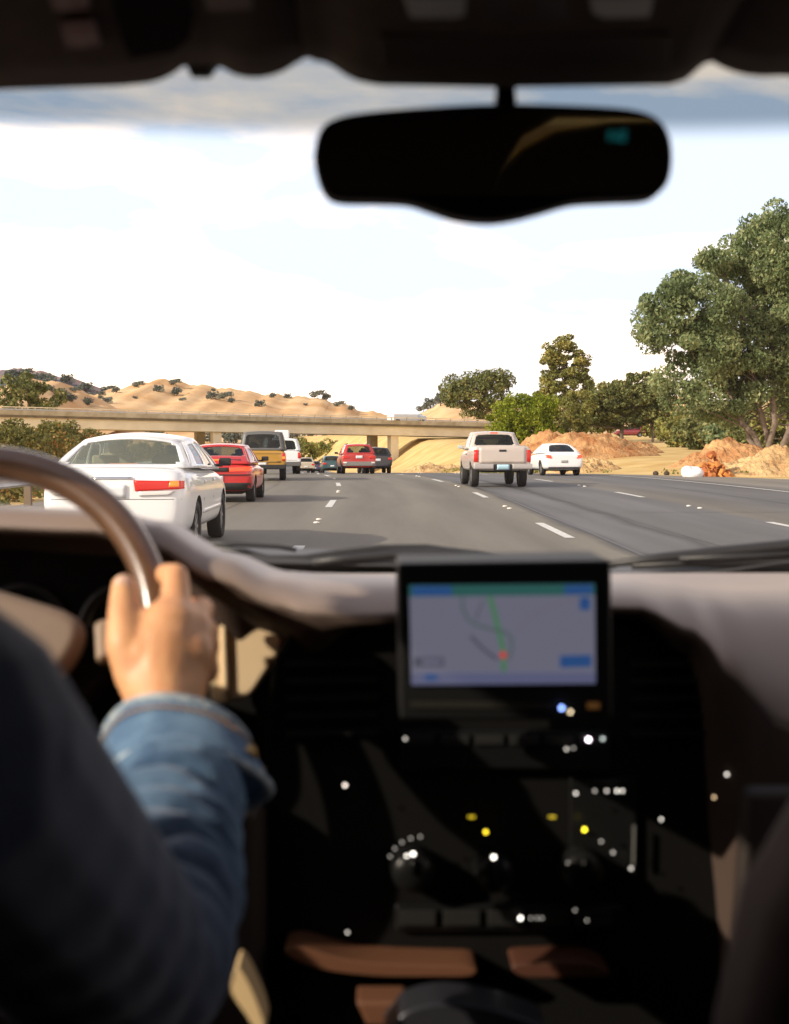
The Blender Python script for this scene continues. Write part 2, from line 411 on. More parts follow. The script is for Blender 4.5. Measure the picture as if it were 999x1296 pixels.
def tree(name, base, blobs, leafm, label, cat='tree', group=None, nclus=60, cr=1.0, nl=120, ls=.18, trunks=1, tr=.25, lean=None, flat=.8, droop=0, clear=.3):
    """blobs: list of (dx,dy,z, rx,ry,rz) ellipsoids relative to base; clusters fill them"""
    base = Vector(base); rt_ = empty(name, base)
    tag(rt_, label, cat, group)
    lm = MB(); tm = MB()
    tot = sum(b[3]*b[4]*b[5] for b in blobs); cents = []
    for b in blobs:
        k = max(2, int(nclus*b[3]*b[4]*b[5]/tot))
        for i in range(k):
            while True:
                v = Vector((random.uniform(-1, 1), random.uniform(-1, 1), random.uniform(-1, 1)))
                if .3 < v.length < 1: break
            v = v*(v.length**-.35)*.93
            c = Vector((b[0]+v.x*b[3], b[1]+v.y*b[4], b[2]+v.z*b[5])); cents.append(c)
            leaves(lm, c, cr*random.uniform(.6, 1.25), nl, ls, flat, droop)
    for t in range(trunks):
        a = 2*math.pi*t/max(1, trunks)+.5; off = Vector((math.cos(a), math.sin(a), 0))*tr*1.1*(trunks > 1)
        b = blobs[t % len(blobs)]; top = Vector((b[0], b[1], b[2]+b[5]*.5)); mid = (top*.45)+off*2
        limb(tm, off, mid, tr, tr*.72, .05); limb(tm, mid, top, tr*.72, tr*.18, .07)
        mine = [c for i, c in enumerate(cents) if i % trunks == t]
        for c in random.sample(mine, min(len(mine), 11)):
            f = max(clear, min(.95, (c.z-1)/max(top.z, .1)*.75)); st = mid.lerp(top, max(0, (f-.45)/.55)) if f > .45 else off.lerp(mid, f/.45)
            limb(tm, st, c, tr*.28, tr*.06, .08, 4, 5)
    lm2 = mesh_obj('crown', lm.v, lm.f, leafm, rt_)
    tm.build('trunk', bark, rt_, True)
    return rt_
euc = leaf_mat('eucalyptus_leaf', (.06, .085, .035), (.24, .31, .14), (.46, .48, .25), .45)
dk = leaf_mat('dark_leaf', (.045, .055, .02), (.19, .215, .075), (.33, .29, .11))
brt = leaf_mat('bright_leaf', (.07, .10, .008), (.24, .30, .02), (.38, .40, .05), .35)
olive = leaf_mat('olive_leaf', (.07, .075, .02), (.26, .27, .075), (.42, .34, .10))
oli2 = leaf_mat('oleander_leaf', (.06, .07, .018), (.24, .22, .06), (.50, .24, .08), .3)
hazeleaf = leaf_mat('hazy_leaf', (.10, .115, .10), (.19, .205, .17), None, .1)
def gz(x, y): return terrain(x, y)
def bx(px, y): return (px-475)/F*y
X = bx(978, 76); Z0 = gz(X, 76)
tree('eucalyptus_tree', (X, 76, Z0-.2), [(-2.8, 0, 9.2, 4.2, 3.6, 2.9), (-5.2, 0, 8.2, 2.6, 2.4, 2.4), (-2.6, 1, 4.6, 4.0, 2.4, 2.0), (.5, .5, 12.2, 3.0, 3.4, 2.6), (3.5, 0, 9.5, 4.5, 3.5, 4), (-4.6, -.5, 6.6, 2.5, 2.6, 2.0), (-1.5, .5, 6.4, 3.2, 3, 2.2), (-3.3, .8, 3.6, 2.6, 2.4, 1.2), (3, 1, 14, 3, 3, 1.3), (2.5, 1, 5.5, 3, 3, 2.5), (-.6, 1, 11.2, 2.6, 2.6, 2.4), (.2, 0, 8, 2, 2, 2)],
     euc, 'tall broad eucalyptus with several bare trunks at the right roadside', nclus=430, cr=.85, nl=290, ls=.12, trunks=5, tr=.19, droop=.8, clear=.2)
X = bx(605, 230)
tree('round_tree', (X, 230, gz(X, 230)-.5), [(0, 0, 7.5, 6.0, 5, 4.2), (-4, 0, 8.5, 2.6, 3, 2.0), (3, 0, 9.8, 3, 3, 2.6)], dk, 'dark round tree standing just behind the right end of the overpass', nclus=110, cr=1.2, nl=130, ls=.25, tr=.3)
X = bx(666, 140)
tree('leafy_tree', (X, 140, gz(X, 140)-.5), [(0, 0, 3.2, 3.6, 3.2, 2.4), (-2.2, 0, 2.6, 2.2, 2.2, 1.8), (1.2, 0, 4.2, 2.2, 2.2, 1.4), (.4, -.5, 1.6, 3.6, 2.5, 1.5)], brt, 'low bright yellow green tree between the overpass and the dark conifer', nclus=130, cr=.8, nl=150, ls=.16, tr=.16)
X = bx(715, 165)
tree('pine_tree', (X, 165, gz(X, 165)-.5), [(-.3, 0, 9.2, 3.0, 2.6, 3.4), (-.8, 0, 11.2, 1.8, 1.5, 1.8), (-1.8, 0, 6.5, 2.5, 2, 2), (1.5, 0, 10, 1.5, 1.5, 2.2), (-1.4, 0, 11, 1.1, 1, 1.8), (.2, 0, 12, .8, .8, 1.6), (.3, 0, 4, 3.3, 2.6, 2), (.2, 0, 7, 3.4, 2.4, 3.0)], olive, 'tall ragged olive brown pine behind the bright green tree', nclus=150, cr=.8, nl=120, ls=.2, tr=.25, flat=.6)
X = bx(788, 150)
tree('spreading_tree', (X, 150, gz(X, 150)-.5), [(0, 0, 5.6, 4.4, 3.2, 1.9), (2.6, 0, 7.0, 3.0, 2.5, 1.5), (1.0, 0, 3.4, 4.2, 2, 1.4), (-2.8, 0, 4.2, 2.2, 2, 1.7), (3.2, 0, 3.8, 3, 2, 1.1), (-3.4, 0, 2.2, 2, 2, 1.2)], dk, 'dark wide spreading tree with layered branches beside the tall eucalyptus', nclus=170, cr=.8, nl=130, ls=.19, tr=.3, flat=.5)
X = bx(762, 160)
tree('spreading_tree', (X, 160, gz(X, 160)-.5), [(0, 0, 4.2, 3.0, 2.4, 2.8), (1.2, 0, 6.0, 2.0, 2, 1.6)], olive, 'olive tree filling the gap between the ragged pine and the dark spreading tree', nclus=90, cr=.75, nl=120, ls=.19, tr=.18)
X = bx(826, 150)
tree('spreading_tree', (X, 150, gz(X, 150)-.5), [(0, 0, 4.0, 2.6, 2.2, 1.5), (-.8, 0, 6.2, 2.0, 2, 1.3)], dk, 'dark tree touching the left edge of the eucalyptus crown', nclus=60, cr=.75, nl=120, ls=.19, tr=.18)
X = bx(740, 135)
tree('spreading_tree', (X, 145, gz(X, 145)-.5), [(0, 0, 2.6, 2.2, 2, 1.7), (1, 0, 4.6, 2, 2, 1.6)], olive, 'small brownish tree growing under the ragged pine', nclus=46, cr=.7, nl=90, ls=.2, tr=.16)
for i, (px, y, h, r, m, lb) in enumerate([(868, 120, 3.4, 2.6, olive, 'low olive bush left of the eucalyptus trunks, nearest the parked car'), (905, 112, 3.2, 3.2, dk, 'dark low tree under the left side of the eucalyptus crown'), (940, 105, 3.0, 3.0, euc, 'grey green bush right behind the earth mounds'), (975, 100, 4.6, 3.4, dk, 'dark tree directly behind the eucalyptus trunks'), (1015, 96, 5, 3.6, olive, 'olive tree at the far right edge behind the eucalyptus'), (845, 190, 3, 4.2, olive, 'distant scrubby tree behind the parked red pickup')]):
    X = bx(px, y)
    tree('background_tree', (X, y, gz(X, y)-.3), [(0, 0, h*.55, r, r, h*.5), (-.4*r, 0, h*.4, r*.6, r*.6, h*.35)], m, lb, group='low trees behind the eucalyptus', nclus=46, cr=.75, nl=85, ls=.22, tr=.14)
# left: hedge of shrubs behind the barrier
def shrub_mesh(i):
    lm = MB(); tm = MB()
    for k in range(34):
        a = random.uniform(0, 6.28); r = random.uniform(0, 1.35); z = random.uniform(.4, 2.7)*(1-.18*r)
        leaves(lm, (r*math.cos(a), r*math.sin(a), z), random.uniform(.35, .55), 120, .09, 1.1, -.4)
        if k % 3 == 0: limb(tm, (0, 0, 0), (r*math.cos(a), r*math.sin(a), z), .03, .008, .06, 4, 4)
    return lm, tm
protos = []
for i in range(4):
    lm, tm = shrub_mesh(i)
    r_ = empty('oleander_shrub'); mesh_obj('foliage', lm.v, lm.f, oli2, r_); tm.build('stem', bark, r_, True); protos.append(r_)
shr = [(-14, 32, .58), (8, 40, .66), (35, 47, .68), (70, 55, .76), (92, 62, .82), (20, 64, .82), (60, 68, .88), (112, 71, .78), (132, 78, .74), (155, 86, .78), (178, 94, .74), (200, 102, .78), (222, 110, .8), (243, 118, .78), (262, 126, .8)]
for i, (px, y, s) in enumerate(shr):
    o = protos[i] if i < 4 else copy_tree(protos[i % 4])
    X = bx(px, y); o.location = (X, y, gz(X, y)-.1); o.scale = (s*1.15, s*1.15, s); o.rotation_euler = (0, 0, i*1.7)
    tag(o, 'leafy green and rust shrub in the roadside hedge left of the traffic', 'shrub', 'shrubs in the hedge behind the left barrier')
X = bx(2, 200)
tree('roadside_tree', (X, 230, 0), [(-4.5, 0, 9.5, 4.2, 4, 4), (0, 0, 9, 2.6, 2.4, 2.6)], dk, 'dark tree rising above the overpass at the far left edge', nclus=50, cr=1.2, nl=80, ls=.36, tr=.3)
# dots of trees on the hills
def tiny(i, m):
    r_ = empty('hill_tree'); lm = MB(); tm = MB()
    for k in range(9):
        leaves(lm, (random.uniform(-3.2, 3.2), random.uniform(-2.5, 2.5), random.uniform(2.4, 6)), random.uniform(1.5, 2.4), 55, .75, .8)
    limb(tm, (0, 0, -1), (0, 0, 3.5), .4, .2); mesh_obj('crown', lm.v, lm.f, m, r_); tm.build('trunk', bark, r_, True); return r_
tp = [tiny(i, hazeleaf) for i in range(3)]
def on_hill(fn, px, py, D):
    best = None
    for i in range(0, 96):
        v = -i/100; p = Vector(fn(px, v)); q = 562-(p.z-CAMZ)*F/p.y
        e = abs(q-py)
        if best is None or e < best[0]: best = (e, p)
    return best[1]
ht = [(190, 489, 1.1), (175, 495, .9), (225, 494, 1), (232, 486, 1.1), (244, 499, 1.2), (290, 504, 1.2), (303, 504, 1.2), (311, 508, .8), (200, 509, .9), (187, 505, .6), (351, 501, .8), (366, 502, .8), (403, 503, 1.4), (414, 505, 1.1), (345, 513, 1), (431, 513, 1), (446, 517, .8), (152, 498, .7), (262, 505, .6), (276, 494, .6), (392, 511, .5), (148, 508, .6), (165, 503, .6), (215, 503, .5),
      (385, 556, 1.3), (398, 553, 1.2), (408, 556, 1.4), (425, 552, 1.3), (440, 555, 1.5), (470, 548, 1.2), (520, 560, 1.2), (530, 556, 1.3), (545, 515, 1.6), (536, 519, 1.2), (555, 511, 1.7), (567, 513, 1.5), (350, 560, 1.4), (365, 562, 1.5), (300, 557, 1.6), (235, 556, 1.3), (838, 512, .9), (858, 520, .9)]
hl = ['isolated grey green oak dotting the golden hillside']
k_ = 0
def put_tiny(p, s, label, group):
    global k_
    o = tp[k_] if k_ < 3 else copy_tree(tp[k_ % 3]); k_ += 1
    o.location = p+Vector((0, 0, -1)); o.scale = (s, s, s*.9); o.rotation_euler = (0, 0, k_*2.1)
    tag(o, label, 'tree', group)
for px, py, s in ht:
    put_tiny(on_hill(f1, px, py+2, 900), s*.78, 'small grey green tree dotting the golden hills beyond the overpass', 'trees dotting the golden hills')
for px, py, s in [(71, 505, 1.3), (102, 503, 1.3), (60, 492, .8), (92, 497, 1.0), (110, 507, 1.2), (82, 492, .8), (98, 490, 1), (120, 511, 1.2), (40, 505, .6), (28, 492, .6)]:
    put_tiny(on_hill(f2, px, py+2, 640), s*.6, 'small grey green tree dotting the golden foothill at far left', 'trees dotting the left foothill')
for i in range(26):
    px = random.uniform(20, 160); p = on_hill(f3, px, interps([(0, 474), (40, 473), (90, 483), (130, 496), (165, 497)], px)+random.uniform(2, 14), 1700)
    put_tiny(p, random.uniform(1.1, 2.0), 'dark tree clump on the far hazy ridge at left', 'tree clumps on the far ridge')
X = bx(400, 330)
for i, (px, y, s) in enumerate([(385, 300, .9), (400, 320, .9), (413, 310, 1.0), (375, 330, 1.1), (350, 340, 1.2), (425, 300, .7), (365, 300, .9)]):
    X = bx(px, y)
    tree('background_tree', (X, y, -4), [(0, 0, 4*s, 3*s, 2.6*s, 2.6*s)], olive, 'olive green tree seen through the overpass span beyond the far traffic', group='trees seen through the overpass', nclus=16, cr=1.2, nl=60, ls=.4, tr=.2)

# ------------------------------------------------------------------ overpass
conc = mat('concrete', (.82, .73, .54), .85, noise=(.45, (.66, .57, .41), .2), bump=(4, .3, .02))
concd = mat('concrete_weathered', (.34, .28, .18), .9, noise=(.8, (.52, .45, .32), .16))
steel = mat('galvanised_steel', (.42, .42, .42), .45, metal=.6, noise=(3, (.55, .55, .54), .2))
ov = empty('overpass', (0, 0, 0)); tag(ov, 'long concrete highway overpass crossing the road on square piers', 'bridge')
A = Vector((bx(-260, 143), 143, CAMZ+4.62)); B = Vector((bx(640, 182), 182, CAMZ+3.25))
dirn = (B-A); dirh = Vector((dirn.x, dirn.y, 0)).normalized(); nrm = Vector((-dirh.y, dirh.x, 0))
def ovbox(t0, t1, off0, off1, z0, z1, name, m, parent=ov):
    mb = MB(); n = 12
    poly = []
    for i in range(n):
        ta = t0+(t1-t0)*i/n; tb = t0+(t1-t0)*(i+1)/n
        pa = A.lerp(B, ta); pb = A.lerp(B, tb)
        vs = []
        for p in (pa, pb):
            for o_ in (off0, off1):
                for z in (z0, z1): vs.append(p+nrm*o_+Vector((0, 0, z)))
        fs = [(0, 4, 5, 1), (2, 3, 7, 6), (1, 5, 7, 3), (0, 2, 6, 4)]
        if i == 0: fs.append((0, 1, 3, 2))
        if i == n-1: fs.append((4, 6, 7, 5))
        mb.add(vs, fs)
    return mb.build(name, m, parent)
ovbox(-.25, 1.12, -.02, 10, -1.22, -.95, 'deck', mat('deck_edge_shade', (.12, .095, .06), .9, noise=(1, (.2, .16, .1), .2)))  # edge darkened: overhang shadow put into the colour
ovbox(-.25, 1.12, -.05, .25, -.95, -.42, 'parapet', concd); ovbox(-.25, 1.12, 9.7, 10, -.95, -.42, 'parapet', concd)
ovbox(-.25, 1.12, .02, .12, -.12, 0, 'rail', conc); ovbox(-.25, 1.12, 9.8, 9.9, -.12, 0, 'rail', steel)
ovbox(-.25, 1.12, .05, .1, -.30, -.24, 'rail', steel)
for i in range(44):
    mb = MB(); p = A.lerp(B, .02+i*1.08/44); mb.box(p+nrm*.1+Vector((0, 0, -.25)), (.14, .14, .42)); mb.build('rail_post', concd, ov)
ovbox(-.25, 1.12, .35, 9.4, -2.38, -1.22, 'girder', conc)
for px, wd in ((279, 1.1), (502, 1.15)):
    t = 0
    for i in range(400):
        q = A.lerp(B, i/400+.0)
        if 475+q.x/q.y*F >= px: t = i/400; break
    q = A.lerp(B, t)+nrm*1.4
    for k, nm in ((0, 'pier'), (6.2, 'pier')):
        m_ = MB(); c = q+nrm*k; zb = -4.5; zt = q.z-2.39
        m_.box((c.x, c.y, (zb+zt)/2), (wd, 1.1, zt-zb), Matrix.Rotation(math.atan2(dirh.y, dirh.x), 3, 'Z'))
        m_.build(nm, concd if k else conc, ov, bevel=.05)
# left abutment and right abutment
for t0, nm in ((.30, 'abutment'), (1.02, 'abutment')):
    q = A.lerp(B, t0)
    m_ = MB(); m_.box((q.x-(4.5 if t0 < .5 else -3)+nrm.x*5, q.y+nrm.y*5, q.z-4.1), (5.0, 9, 3.4), Matrix.Rotation(math.atan2(dirh.y, dirh.x), 3, 'Z')); m_.build(nm, concd, ov)

# median barrier
br = empty('guard_barrier', (-7.5, 24, 0)); tag(br, 'galvanised guard rail with concrete base along the left shoulder', 'barrier')
def bstrip(name, prof, m, y0, y1):
    n = 60; V = []; Fs = []
    for i in range(n):
        y = y0+(y1-y0)*i/(n-1)
        for (dx, z) in prof: V.append((-7.5-SH(y)+dx+7.5, y-24, G(y)+z))
    k = len(prof)
    for i in range(n-1):
        for j in range(k): Fs.append((i*k+j, i*k+(j+1) % k, (i+1)*k+(j+1) % k, (i+1)*k+j))
    Fs.append(tuple(range(k))); Fs.append(tuple((n-1)*k+j for j in range(k))[::-1])
    return mesh_obj(name, V, Fs, m, br)
bstrip('rail', [(.05, .45), (.12, .5), (.05, .57), (.05, .62), (.12, .68), (.05, .76), (0, .76), (0, .45)], steel, -10, 130)
for i in range(56):
    mb = MB(); y = -8+i*2.5; mb.box((-SH(y)-.1, y-24, G(y)+.36), (.15, .15, .72)); mb.build('rail_post', mat('weathered_post', (.2, .15, .1), .9), br)

# ------------------------------------------------------------------ dirt mounds, debris
dirt = mat('red_dirt', (.36, .15, .06), 1, noise=(.9, (.62, .38, .18), .2), bump=(7, 1, .12), spec=.05)
dirt2 = mat('tan_dirt', (.42, .24, .11), 1, noise=(1.1, (.70, .50, .25), .2), bump=(8, 1, .10), spec=.05)
def mound(name, px, y, wx, wy, h, m, label, seed):
    X = bx(px, y)
    def fn(u, v):
        r = math.hypot(u, v); k = max(0, 1-r)**.8 if r < 1 else 0
        x = X+u*wx; yy = y+v*wy
        z = terrain(x, yy)-.05+h*k*(1+.30*hnoise(u*3+seed, v*3))+(.20*mn.fractal(Vector((x*.9, yy*.9, seed)), .8, 2, 5)+.09*mn.fractal(Vector((x*4, yy*4, seed)), .6, 2, 4))*min(1, k*3)
        if r >= .98: z = terrain(x, yy)-.25
        return (x, yy, z)
    o = grid_surf(name, fn, lin(-1, 1, 121), lin(-1, 1, 71), m); tag(o, label, 'dirt mound', 'dirt mounds right of the road'); return o
mound('dirt_mound', 725, 92, 6.2, 4.5, 1.75, dirt, 'long reddish dirt mound behind the white coupe', 1)
mound('dirt_mound', 690, 100, 4.2, 4, 2.0, dirt, 'reddish dirt mound at the foot of the bright green tree', 2)
mound('dirt_mound', 770, 100, 4.2, 4, 1.5, dirt, 'reddish dirt mound at the foot of the spreading tree', 3)
mound('dirt_mound', 735, 76, 2.4, 2.5, .95, dirt2, 'round tan dirt mound nearest the right of the white coupe', 4)
mound('dirt_mound', 975, 60, 3.6, 3, 1.15, dirt2, 'large tan dirt mound at the right roadside below the eucalyptus', 5)
mound('dirt_mound', 925, 72, 3.4, 2.5, 1.35, dirt, 'reddish dirt mound behind the orange rubble', 6)
mound('dirt_mound', 545, 118, 3.0, 6, .9, dirt2, 'low tan bank at the foot of the overpass slope', 8)
# orange rubble heap
rb = MB(); random.seed(11)
X = bx(903, 58)
for i in range(90):
    a = random.uniform(0, 6.28); r = random.uniform(0, 1)**.6; h = (1-r)*1.15
    p = Vector((X+math.cos(a)*r*.85, 58+math.sin(a)*r*.8, gz(X, 58)+random.uniform(0, h)))
    rb.box(p, (random.uniform(.1, .38), random.uniform(.1, .35), random.uniform(.06, .25)), Matrix.Rotation(random.uniform(0, 3), 3, Vector((random.random(), random.random(), 1)).normalized()))
o = rb.build('rubble_heap', mat('rust_rubble', (.36, .10, .03), .9, noise=(1.3, (.62, .26, .06), .12)), bevel=.02)
tag(o, 'heap of rust orange broken rubble between white sack and mound', 'rubble')
sk = MB(); X = bx(877, 56.5)
sk.ball((X, 56.5, gz(X, 56.5)+.25), .44, 10, (1, .8, .8))
for v in sk.v:
    v += (v-Vector((X, 56.5, gz(X, 56.5)+.2)))*(.35*mn.noise(v*3.1))
o = sk.build('white_sack', mat('white_plastic_sheet', (.8, .79, .78), .6, bump=(5, .8, .05)), smooth=True); tag(o, 'rounded white sack lying at the road edge left of the orange rubble', 'sack')
for i, (px, lb) in enumerate(((831, 'left dark rock on the straw field edge'), (845, 'right dark rock on the straw field edge'))):
    k = MB(); X = bx(px, 62); k.ball((X, 62, gz(X, 62)+.08), .14, 6, (1, .9, .9)); o = k.build('rock', mat('dark_rock', (.06, .045, .035), .9, bump=(6, 1, .1)), smooth=False)
    tag(o, lb, 'rock', 'dark rocks by the road')
# weeds at the road edge (uncountable)
lm = MB()
for i in range(1600):
    y = random.uniform(46, 120); x = edge_r(y)+random.uniform(.1, 2.2)**1.2-SH(y)
    if hnoise(x*.5, y*.35) > .1: leaves(lm, (x, y, gz(x, y)+.1), .16, 10, .09)
for i in range(900):
    y = random.uniform(15, 100); x = -8.3-random.uniform(0, 3)-SH(y)
    leaves(lm, (x, y, gz(x, y)+.15), .25, 9, .12)
o = mesh_obj('weeds', lm.v, lm.f, olive); tag(o, 'low dry weeds along both road edges', 'weeds', kind='stuff')

# ------------------------------------------------------------------ vehicles
rubber = mat('tyre_rubber', (.018, .018, .018), .85)
alloy = mat('alloy_rim', (.45, .45, .46), .35, metal=.8)
blackp = mat('black_trim', (.02, .02, .021), .5)
under = mat('underbody', (.012, .012, .012), .9)
redl = mat('tail_lens_red', (.45, .012, .01), .25, emit=((1, .05, .02), .25))
redb = mat('brake_lens_lit', (.6, .03, .01), .2, emit=((1, .12, .04), 1.0))
orl = mat('indicator_lens', (.75, .18, .03), .2, emit=((1, .33, .05), .75))
whl = mat('reverse_lens', (.75, .72, .70), .2)
platem = mat('plate_white', (.72, .74, .76), .5)
plateb = mat('plate_pale_blue', (.45, .68, .80), .5)  # plate's own pale blue
platet = mat('plate_ink', (.06, .09, .2), .6)
chrome = mat('chrome', (.75, .75, .75), .15, metal=1)
seatm = mat('seat_tan', (.62, .58, .46), .8)
dseat = mat('seat_dark', (.06, .06, .06), .8)
carglass = glass_mat('tinted_car_glass', (.62, .66, .60), .86)
darkglass = glass_mat('dark_car_glass', (.25, .28, .28), .8)
def paint(name, c, rough=.28, metal=0, dirt_=True):
    return mat(name, c, rough, metal=metal, coat=.6, noise=(1.2, tuple(k*.9 for k in c), .25))
def make_car(s, name, label, cat, x, y, group=None, yaw=None, dz=0):
    g0 = G(y); ang = math.atan(SHslope(y+2)) if yaw is None else yaw
    root = empty(name, (x, y, g0+dz), ang)
    slope = math.atan2(G(y+s['L'])-G(y), s['L']); root.rotation_euler = (slope, 0, ang)
    tag(root, label, cat, group)
    pm = s['paint']; W = s['W']; zb = s.get('zb', .28)
    # body
    def sec(w, zt, zs, zbt):
        zm = (zs+zbt)/2+.04
        h = [(0, zt), (.5*w, zt-.004), (.82*w, zt-.02), (.955*w, zs), (w, zm+.12), (w*.995, zm-.08), (.975*w, zbt+.14), (.9*w, zbt+.015), (.5*w, zbt), (0, zbt)]
        return h+[(-a, b) for a, b in h[-2:0:-1]]
    V = []; Fs = []; st = s['body']; n = 18
    for (yy, w, zt, zbt) in st:
        zs = zt-s.get('sh', .09)
        V += [(a, yy, b) for a, b in sec(w, zt, zs, zbt)]
    for i in range(len(st)-1):
        for k in range(n): Fs.append((i*n+k, (i+1)*n+k, (i+1)*n+(k+1) % n, i*n+(k+1) % n))
    for base, flip in ((0, 0), ((len(st)-1)*n, 1)):
        for k in range(0, 9):
            a = base+k; b = base+k+1; c = base+(n-k-1) % n; d = base+(n-k) % n
            f = [a, b, c, d]
            f = list(dict.fromkeys(f))
            if len(f) > 2: Fs.append(tuple(f if not flip else f[::-1]))
    body = mesh_obj('body', V, Fs, pm, root, True, mats=[pm, under])
    sb = body.modifiers.new('s', 'SUBSURF'); sb.levels = 2; sb.render_levels = 2
    wr = s.get('wr', .33); cut = MB(); wy = s['wheels']
    for yy in wy:
        for sx in (-1, 1):
            cut.lathe([(0.001, sx*(W-.26)), (wr+.055, sx*(W-.26)), (wr+.055, sx*(W+.3)), (0.001, sx*(W+.3))], (0, yy, wr+.01), 'X', 28, closed=False)
    if 'bed' in s:
        b0, b1, bw, bz = s['bed']; cut.box((0, (b0+b1)/2, bz+.5), (bw*2, b1-b0, 1.0))
    co_ = cut.build('cutter', under)
    bo = body.modifiers.new('c', 'BOOLEAN'); bo.object = co_; bo.operation = 'DIFFERENCE'; bo.solver = 'EXACT'
    body.parent = None
    dg = bpy.context.evaluated_depsgraph_get(); dg.update()
    me = bpy.data.meshes.new_from_object(body.evaluated_get(dg), depsgraph=dg)
    body.modifiers.clear(); body.data = me; body.parent = root
    cm = co_.data; bpy.data.objects.remove(co_); bpy.data.meshes.remove(cm)
    while len(me.materials) < 2: me.materials.append(under)
    me.materials[0] = pm; me.materials[1] = under
    for p in me.polygons:
        p.use_smooth = True; c = p.center; p.material_index = 0
        for yy in wy:
            r = math.hypot(c.y-yy, c.z-wr-.01)
            if r < wr+.058 and (abs(abs(p.normal.x)) < .3 and abs(r-wr-.055) < .015 or abs(c.x) < W-.2): p.material_index = 1
        if 'bed' in s and s['bed'][0]-.01 < c.y < s['bed'][1]+.01 and abs(c.x) < s['bed'][2]+.01 and c.z > s['bed'][3]-.02 and (c.z < s['bed'][3]+.01 or abs(p.normal.z) < .2) and (abs(abs(c.x)-s['bed'][2]) < .012 or abs(c.y-s['bed'][0]) < .012 or abs(c.y-s['bed'][1]) < .012 or c.z < s['bed'][3]+.01): p.material_index = 1
        if c.z < zb+.03 and p.normal.z < -.5: p.material_index = 1
    me.set_sharp_from_angle(angle=R(38)) if hasattr(me, 'set_sharp_from_angle') else None
    bvh = BVHTree.FromPolygons([v.co.copy() for v in me.vertices], [tuple(p.vertices) for p in me.polygons])
    def hit_r(xx, z):
        h = bvh.ray_cast(Vector((xx, -1, z)), Vector((0, 1, 0))); return h[0].y if h[0] else 0.1
    def hit_s(yy, z, sx):
        h = bvh.ray_cast(Vector((sx*2, yy, z)), Vector((-sx, 0, 0))); return h[0].x if h[0] else sx*W
    def rpatch(nm, c4, m, off=.012, nn=8, th=.02, par=root):
        (a, b, c, d) = [Vector((p[0], 0, p[1])) for p in c4]
        def fn(u, v):
            q = a.lerp(b, u).lerp(d.lerp(c, u), v); return (q.x, hit_r(q.x, q.z)-off, q.z)
        return grid_surf(nm, fn, lin(0, 1, nn), lin(0, 1, max(3, nn//2)), m, par, True, th)
    def spatch(nm, c4, m, sx, off=.006, nn=8, th=.01, par=root):
        (a, b, c, d) = [Vector((0, p[0], p[1])) for p in c4]
        def fn(u, v):
            q = a.lerp(b, u).lerp(d.lerp(c, u), v); return (hit_s(q.y, q.z, sx)+sx*off, q.y, q.z)
        return grid_surf(nm, fn, lin(0, 1, nn), lin(0, 1, 3), m, par, True, th)
    # greenhouse
    (yb0, zb0, yb1, zb1, wb, wb1), (yt0, zt0, yt1, zt1, wt, wt1) = s['gh']
    bul = s.get('bul', .12); crown = s.get('crown', .045); gm = s.get('ghpaint', pm); glm = s.get('glass', carglass)
    def endpt(end, U, v):
        if end == 0: B0 = Vector((U*wb, yb0, zb0)); T0 = Vector((U*wt, yt0, zt0)); sg = -1
        else: B0 = Vector((U*wb1, yb1, zb1)); T0 = Vector((U*wt1, yt1, zt1)); sg = 1
        q = B0.lerp(T0, v); c = (1-U*U)
        q.y += sg*bul*c*(1-.35*v); q.z += crown*c*v
        return q
    def side(sx, u, v):
        a = endpt(0, sx, v); b = endpt(1, sx, v); q = a.lerp(b, u)
        q.x += sx*.05*math.sin(math.pi*u)*(1-.3*v)+sx*.02*math.sin(math.pi*v); q.z += .035*math.sin(math.pi*u)*v
        return q
    def roof(u, v):
        U = 2*u-1; a = endpt(0, U, 1); b = endpt(1, U, 1); q = a.lerp(b, v)
        e = side(1 if U > 0 else -1, v, 1); q.x = e.x*abs(U)*(1 if True else 1) if abs(U) > 0 else 0
        q.z = a.z+(b.z-a.z)*v+.035*math.sin(math.pi*v)
        return q
    cell = .999
    def lay(holes, nu, nv):
        us = set(lin(0, 1, nu)); vs = set(lin(0, 1, nv))
        for (a, b, c, d) in holes:
            us |= {a, b, a+(b-a)*.04, b-(b-a)*.04}; vs |= {c, d, c+(d-c)*.1, d-(d-c)*.1}
        def cl(t):
            t = sorted(t); o = [t[0]]
            for k in t[1:]:
                if k-o[-1] > 1e-4: o.append(k)
            return o
        return cl(us), cl(vs)
    def inh(holes):
        def f(u, v):
            for (a, b, c, d) in holes:
                if a < u < b and c < v < d:
                    eu = min((u-a), (b-u))/((b-a)*.04); ev = min(v-c, d-v)/((d-c)*.1)
                    if eu < 1 and ev < 1: return False
                    return True
            return False
        return f
    rh = [s.get('rwin', (.08, .92, .10, .90))]; us, vs = lay(rh, 13, 9); ih = inh(rh)
    fr = lambda u, v: endpt(0, 2*u-1, v)
    grid_surf('rear_frame', fr, us, vs, gm, body, True, .02, lambda u, v: not ih(u, v))
    grid_surf('rear_window', fr, us, vs, glm, root, True, 0, ih)
    fh = [(.07, .93, .08, .92)]; us, vs = lay(fh, 13, 7); ihf = inh(fh); ff = lambda u, v: endpt(1, 2*u-1, v)
    grid_surf('windshield_frame', ff, us, vs, gm, body, True, .02, lambda u, v: not ihf(u, v))
    grid_surf('windshield', ff, us, vs, glm, root, True, 0, ihf)
    sh_ = s.get('swin', [(.09, .33, .10, .86), (.37, .64, .06, .88), (.67, .90, .06, .88)]); us, vs = lay(sh_, 19, 7); ihs = inh(sh_)
